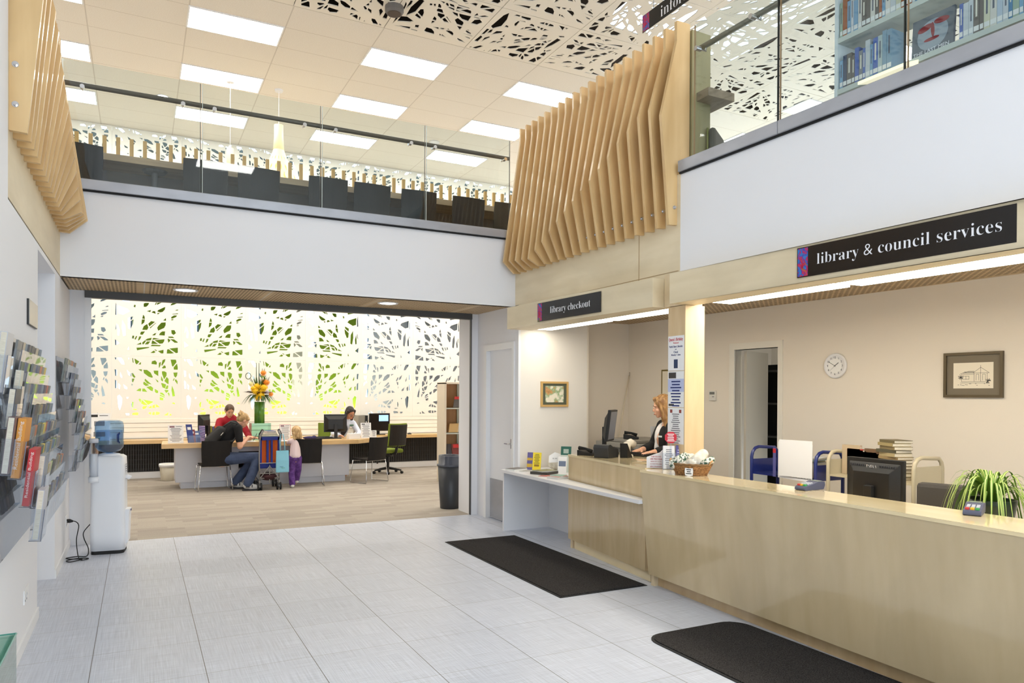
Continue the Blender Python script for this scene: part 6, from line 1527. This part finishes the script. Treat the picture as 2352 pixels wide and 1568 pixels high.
p1_ = mb.build('person', skin, voxel=.007, ms=2); tag(p1_, 'woman with long ginger blonde hair and black cardigan typing behind the checkout', 'person')
face(P, R, 1, p1_)
mb = MB(); card = mat('black knit cardigan', (26, 25, 26), .9)
RZ = Matrix.Rotation(math.atan2(side.y, side.x)-PI/2, 3, 'Z')
for q in (-1, 1):
    s_ = sh+side*q*.17; mb.ell(chest+side*q*.055+Vector((.012, 0, 0)), (.122, .125, .178), RZ); mb.cap(chest+side*q*.05, waist+side*q*.04, .115, .115)
mb.cap(sl, sr, .066, .066); mb.ell(sl, .074); mb.ell(sr, .074); limb(mb, [sl, el, el+(wl-el)*.72], [.072, .060, .046]); limb(mb, [sr, er, er+(wr-er)*.72], [.072, .060, .046]); mb.cap(waist, hip, .138, .16)
mb.build('cardigan', card, p1_, voxel=.011, ms=3)
mb = MB(); bl = mat('white blouse', (232, 228, 224), .8)
fw = Vector((-.92, .38, 0)).normalized()
mb.ell(chest+fw*.02+Vector((0, 0, .02)), (.115, .075, .165), RZ); mb.cap(chest+fw*.03, waist+fw*.03, .10, .10); mb.cap(chest+fw*.075+Vector((0, 0, .10)), chest+fw*.11+Vector((0, 0, -.10)), .035, .03)
mb.build('blouse', bl, p1_, voxel=.011, ms=3)
B(-.004, -.03, -.009, .004, .03, .009).build('name_badge', mat('badge', (220, 226, 220), .4), p1_, tuple(chest+fw*.10-side*.09+Vector((0, 0, .03))), math.atan2(fw.y, fw.x)+.5)
hm = hairmat('ginger blonde hair', (128, 88, 50), (198, 154, 98))
mb = MB(); mb.ell(P(0, -.022, .040), (.088, .102, .096), R); mb.ell(P(0, -.06, -.03), (.085, .07, .11), R)
for q in (-1, 1): limb(mb, [P(q*.066, .035, .05), P(q*.082, .01, -.02), P(q*.085, .0, -.12), P(q*.08, .01, -.20)], [.03, .028, .03, .018])
limb(mb, [P(0, -.09, 0), P(0, -.10, -.10), P(0, -.085, -.20)], [.07, .07, .04]); limb(mb, [P(-.05, .04, .09), P(.03, .055, .092), P(.07, .045, .06)], [.026, .028, .022])
mb.build('hair', hm, p1_, voxel=.008, ms=2)
mb = MB(); limb(mb, [hip-side*.08, kl+Vector((.1, 0, .12)), fl+Vector((0, 0, .03))], [.115, .085, .07]); limb(mb, [hip+side*.08, kr+Vector((.1, 0, .12)), fr+Vector((0, 0, .03))], [.115, .085, .07]); mb.ell(hip, (.16, .19, .12), RZ)
mb.build('trousers', blackm, p1_, voxel=.014, ms=3)

# 2 ---- seated woman in black top leaning over the desk, seen from behind and to the side
hc = Vector((1.575, 12.93, 1.150)); f2 = Vector((.80, .34, -.62)); u2 = Vector((.62, .20, .72))
mb = MB(); P, R = head(mb, hc, f2, u2, 1.0)
sh = Vector((1.42, 12.92, 1.03)); hip = Vector((1.24, 12.94, .52)); mid = Vector((1.27, 12.93, .80)); side = Vector((.35, -.92, 0)).normalized()
mb.cap(P(0, -.03, -.06), sh+Vector((0, 0, .02)), .05, .055); mb.cap(sh, mid, .11, .12); mb.cap(mid, hip, .12, .145); mb.cap(sh-side*.16, sh+side*.16, .055, .055)
sR = sh+side*.17; sL = sh-side*.17
eR, wR = Vector((1.50, 12.72, .72)), Vector((1.66, 12.92, .87)); eL, wL = Vector((1.58, 13.08, .80)), Vector((1.74, 13.10, .85))
limb(mb, [sR, eR, wR], [.05, .042, .028]); limb(mb, [sL, eL, wL], [.05, .042, .028])
hand(mb, wR, (.75, .5, .05), (0, -.2, 1), 1, .9, 1); hand(mb, wL, (.95, -.2, -.05), (0, 0, 1), 1, .9, -1)
kR, kL = Vector((1.80, 12.72, .545)), Vector((1.78, 12.98, .52)); aR, aL = Vector((1.62, 12.66, .11)), Vector((1.46, 12.93, .12))
limb(mb, [hip+side*.09, kR, aR], [.09, .065, .042]); limb(mb, [hip-side*.09, kL, aL], [.09, .065, .042])
limb(mb, [aR, aR+Vector((.13, -.02, -.06))], [.04, .032]); limb(mb, [aL, aL+Vector((.13, -.03, -.06))], [.04, .032])
p2_ = mb.build('person', skin, voxel=.008, ms=2); tag(p2_, 'seated woman in black t-shirt and jeans writing at the enquiry desk', 'person'); face(P, R, 1, p2_)
mb = MB(); mb.cap(sh, mid, .128, .138); mb.cap(mid, hip+Vector((0, 0, .03)), .138, .155); mb.cap(sh-side*.15, sh+side*.15, .068, .068)
limb(mb, [sR, sR+(eR-sR)*.62], [.068, .062]); limb(mb, [sL, sL+(eL-sL)*.62], [.068, .062])
mb.build('t_shirt', mat('black t-shirt cotton', (22, 21, 23), .9), p2_, voxel=.012, ms=3)
jean = mat('blue denim', (56, 70, 98), .85); noise_col(jean, (48, 60, 88), (66, 80, 110), 9, bump=.1)
mb = MB(); mb.ell(hip, (.15, .17, .13)); limb(mb, [hip+side*.09, kR, aR+Vector((0, 0, .0))], [.112, .082, .075]); limb(mb, [hip-side*.09, kL, aL+Vector((0, 0, .0))], [.112, .082, .075])
mb.build('jeans', jean, p2_, voxel=.012, ms=3)
for a, rz in ((aR, -.15), (aL, -.2)):
    o = MB().cap((-.02, 0, .075), (.05, 0, .062), .058, .054).cap((.05, 0, .050), (.155, 0, .040), .054, .040).build('trainer', mat('white and grey trainer', (196, 196, 196), .6), p2_, tuple(a-Vector((0, 0, .10))), rz, voxel=.008, ms=2)
    MB().prism([(-.085, -.042), (.18, -.036), (.20, 0), (.18, .036), (-.085, .042)], 'z', -.006, .016).build('sole', mat('dark sole', (50, 50, 54), .7), o)
    MB().box(-.03, -.060, .045, .03, .060, .06).box(.06, -.054, .045, .075, .054, .09).build('stripe', mat('dark trainer stripe', (56, 54, 60), .7), o)
hm = hairmat('dark blonde hair', (140, 104, 62), (206, 172, 116))
mb = MB(); mb.ell(P(0, -.025, .035), (.083, .098, .092), R); mb.ell(P(0, -.06, .0), (.07, .06, .07), R); mb.ell(P(0, -.10, .075), (.045, .042, .045), R); mb.ell(P(.02, -.125, .05), (.025, .03, .03), R)
limb(mb, [P(-.07, .04, .05), P(0, .06, .085), P(.07, .04, .05)], [.02, .022, .02]); limb(mb, [P(-.02, -.09, .10), P(-.05, -.12, .12)], [.022, .010])
mb.build('hair', hm, p2_, voxel=.007, ms=1)
t = thing('backpack', 'black backpack worn by the seated woman at the enquiry desk', 'backpack')
mb = MB(); mb.cap((1.22, 12.76, 1.0), (1.07, 12.78, .82), .07, .10); mb.cap((1.20, 12.88, 1.0), (1.07, 12.90, .82), .07, .10); mb.ell((1.08, 12.83, .80), (.11, .15, .10))
mb.build('pack', mat('black nylon', (32, 31, 31), .7), t, voxel=.012, ms=4)
MB().tube([(1.22, 12.74, 1.04), (1.36, 12.75, 1.14), (1.47, 12.76, 1.10), (1.50, 12.76, .96), (1.40, 12.75, .82), (1.16, 12.74, .80)], .016, 8).build('strap', mat('black webbing', (40, 40, 40), .7), t, smooth=True)
MB().tube([(1.20, 12.675, .92), (1.24, 12.69, .965)], .006, 6).build('pack_badge', mat('pale tab', (190, 186, 176), .6), t)
t = thing('pen', 'grey pen in the hand of the seated woman', 'pen'); MB().cyl((1.745, 12.98, .80), (1.80, 12.94, .93), .005, n=8).build('barrel', ink, t)

# 3 ---- person in red behind the desk
hc = Vector((1.475, 14.02, 1.285)); f3 = Vector((.15, -.9, -.42)); u3 = Vector((.1, -.4, .9))
mb = MB(); P, R = head(mb, hc, f3, u3, 1.0)
sh = Vector((1.50, 14.10, 1.10)); hip = Vector((1.50, 14.36, .56)); mb.cap(P(0, -.03, -.06), sh+Vector((0, 0, .03)), .05, .055); mb.cap(sh, hip, .12, .14); mb.cap(sh-Vector((.17, 0, 0)), sh+Vector((.17, 0, 0)), .055, .055)
eL, wL = Vector((1.24, 13.92, .86)), Vector((1.42, 13.66, .82)); eR, wR = Vector((1.78, 13.90, .86)), Vector((1.78, 13.62, .82))
limb(mb, [sh-Vector((.18, 0, 0)), eL, wL], [.05, .042, .028]); limb(mb, [sh+Vector((.18, 0, 0)), eR, wR], [.05, .042, .028])
hand(mb, wL, (.6, -.7, 0), (0, 0, 1), 1, .5, 1); hand(mb, wR, (-.1, -.9, 0), (0, 0, 1), 1, .5, -1)
for q in (-1, 1): limb(mb, [hip+Vector((q*.09, 0, 0)), Vector((1.50+q*.12, 14.02, .52)), Vector((1.50+q*.12, 14.06, .08)), Vector((1.50+q*.12, 13.93, .045))], [.085, .065, .042, .035])
p3_ = mb.build('person', skin, voxel=.009, ms=2); tag(p3_, 'person in a dark red jumper sitting behind the enquiry desk, head bowed', 'person'); face(P, R, 1, p3_)
mb = MB(); mb.cap(sh, hip, .135, .155); mb.cap(sh-Vector((.17, 0, 0)), sh+Vector((.17, 0, 0)), .07, .07); limb(mb, [sh-Vector((.18, 0, 0)), eL, wL], [.068, .058, .040]); limb(mb, [sh+Vector((.18, 0, 0)), eR, wR], [.068, .058, .040])
mb.build('jumper', mat('dark red jumper', (164, 22, 40), .85), p3_, voxel=.013, ms=3)
MB().ell(P(0, -.018, .036), (.082, .098, .088), R).ell(P(0, -.05, .0), (.078, .065, .08), R).build('hair', hairmat('brown cropped hair', (70, 48, 34), (110, 82, 60)), p3_, voxel=.008, ms=1)
mb = MB()
for q in (-1, 1): limb(mb, [hip+Vector((q*.09, 0, 0)), Vector((1.50+q*.12, 14.02, .52)), Vector((1.50+q*.12, 14.06, .10))], [.11, .085, .07])
mb.ell(hip, (.18, .15, .12)); mb.build('trousers', blackm, p3_, voxel=.014, ms=3)

# 4 ---- woman in glasses at the monitor
hc = Vector((3.68, 14.02, 1.235)); f4 = Vector((.30, -.80, -.50)); u4 = Vector((.1, -.5, .85))
mb = MB(); P, R = head(mb, hc, f4, u4, 1.0)
sh = Vector((3.60, 14.14, 1.03)); hip = Vector((3.42, 14.36, .56)); mb.cap(P(0, -.03, -.06), sh+Vector((0, 0, .03)), .048, .052); mb.cap(sh, hip, .11, .135); mb.cap(sh-Vector((.16, 0, 0)), sh+Vector((.16, 0, 0)), .052, .052)
eL, wL = Vector((3.34, 13.96, .84)), Vector((3.40, 13.70, .82)); eR, wR = Vector((3.86, 14.0, .83)), Vector((3.74, 13.72, .82))
limb(mb, [sh-Vector((.17, 0, 0)), eL, wL], [.047, .04, .026]); limb(mb, [sh+Vector((.17, 0, 0)), eR, wR], [.047, .04, .026])
hand(mb, wL, (.2, -.9, 0), (0, 0, 1), .95, .5, 1); hand(mb, wR, (-.4, -.8, 0), (0, 0, 1), .95, .5, -1)
for q in (-1, 1): limb(mb, [hip+Vector((q*.09, 0, 0)), Vector((3.46+q*.11, 14.03, .52)), Vector((3.46+q*.11, 14.07, .08)), Vector((3.46+q*.11, 13.95, .045))], [.085, .062, .04, .034])
p4_ = mb.build('person', skin2, voxel=.009, ms=2); tag(p4_, 'woman in glasses and a pale shirt working behind the black monitor', 'person'); face(P, R, 1, p4_, True)
mb = MB(); mb.cap(sh, hip, .123, .15); mb.cap(sh-Vector((.16, 0, 0)), sh+Vector((.16, 0, 0)), .066, .066); limb(mb, [sh-Vector((.17, 0, 0)), eL, wL], [.062, .054, .038]); limb(mb, [sh+Vector((.17, 0, 0)), eR, wR], [.062, .054, .038])
mb.build('shirt', mat('pale blue white shirt', (214, 222, 238), .8), p4_, voxel=.012, ms=3)
mb = MB(); mb.ell(P(0, -.022, .038), (.083, .10, .094), R); mb.ell(P(0, -.06, -.02), (.078, .065, .10), R); limb(mb, [P(-.07, .03, .06), P(-.08, .0, -.03), P(-.085, -.02, -.14), P(-.07, .02, -.22)], [.026, .028, .032, .02]); limb(mb, [P(.07, .02, .06), P(.078, -.02, -.04), P(.07, -.05, -.13)], [.024, .024, .02])
mb.build('hair', hairmat('very dark hair', (26, 20, 18), (52, 40, 34)), p4_, voxel=.008, ms=1)
limb_ = MB(); limb(limb_, [sh+Vector((-.05, -.10, .05)), sh+Vector((-.03, -.14, -.10)), sh+Vector((-.08, -.13, -.22))], [.05, .06, .04]); limb_.build('scarf', mat('black scarf', (30, 26, 28), .9), p4_, voxel=.011, ms=2)
B(-.04, -.004, -.012, .04, .004, .012).build('name_badge', mat('green badge', (60, 110, 80), .4), p4_, (3.70, 13.985, 1.0), .1)
mb = MB()
for q in (-1, 1): limb(mb, [hip+Vector((q*.09, 0, 0)), Vector((3.46+q*.11, 14.03, .52)), Vector((3.46+q*.11, 14.07, .10))], [.105, .08, .065])
mb.ell(hip, (.17, .15, .12)); mb.build('trousers', blackm, p4_, voxel=.014, ms=3)

# 5 ---- toddler on tiptoe at the desk
hc = Vector((2.42, 12.80, .945)); f5 = Vector((-.25, .95, -.05)); u5 = Vector((0, 0, 1))
mb = MB(); P, R = head(mb, hc, f5, u5, .86)
sh = Vector((2.42, 12.80, .80)); hip = Vector((2.40, 12.76, .50))
mb.cap(P(0, -.02, -.07), sh, .035, .04); mb.cap(sh-Vector((0, 0, .03)), hip, .075, .085); mb.cap(sh-Vector((.075, 0, .01)), sh+Vector((.075, 0, -.01)), .035, .035)
for q in (-1, 1):
    a, e, w = sh+Vector((q*.09, 0, -.01)), sh+Vector((q*.12, .10, -.05)), sh+Vector((q*.07, .22, .01))
    limb(mb, [a, e, w], [.032, .026, .019]); hand(mb, w, (-q*.3, .9, 0), (0, 0, 1), .6, .5, -q)
lL = [hip+Vector((-.045, 0, 0)), Vector((2.345, 12.78, .28)), Vector((2.35, 12.74, .07)), Vector((2.35, 12.83, .035))]; lR = [hip+Vector((.045, 0, 0)), Vector((2.46, 12.80, .30)), Vector((2.455, 12.92, .12)), Vector((2.455, 12.98, .06))]
limb(mb, lL, [.058, .043, .032, .028]); limb(mb, lR, [.058, .043, .032, .028])
p5_ = mb.build('person', skin, voxel=.006, ms=2); tag(p5_, 'toddler with fair hair and purple trousers standing at the enquiry desk', 'person'); face(P, R, .86, p5_)
mb = MB(); mb.cap(sh-Vector((0, 0, .03)), hip+Vector((0, 0, .04)), .087, .098); mb.cap(sh-Vector((.075, 0, .01)), sh+Vector((.075, 0, -.01)), .045, .045)
for q in (-1, 1): mb.cap(sh+Vector((q*.09, 0, -.01)), sh+Vector((q*.115, .06, -.035)), .044, .036)
mb.build('top', mat('pale pink cotton', (236, 214, 214), .85), p5_, voxel=.009, ms=2)
pur = mat('purple trousers cotton', (96, 56, 132), .85); noise_col(pur, (78, 42, 112), (114, 72, 150), 20, bump=.2)
mb = MB(); mb.ell(hip+Vector((0, 0, .0)), (.10, .095, .075)); limb(mb, lL[:3], [.074, .056, .052]); limb(mb, lR[:3], [.074, .056, .052]); mb.build('trousers', pur, p5_, voxel=.009, ms=2)
for a in (lL[2], lR[2]):
    MB().cap(tuple(a+Vector((0, -.02, -.035))), tuple(a+Vector((0, .08, -.04))), .034, .028).build('shoe', mat('white shoe', (224, 220, 216), .5), p5_, voxel=.008, ms=1)
hm = hairmat('fair toddler hair', (170, 130, 82), (222, 190, 140))
mb = MB(); mb.ell(P(0, -.02, .03), (.078, .09, .088), R); mb.ell(P(0, -.045, -.03), (.078, .06, .085), R)
for k in range(7): a = -1+k/3; mb.cap(P(a*.07, -.055, -.03), P(a*.078, -.06, -.125-.012*(k % 2)), .026, .014)
mb.build('hair', hm, p5_, voxel=.006, ms=1)
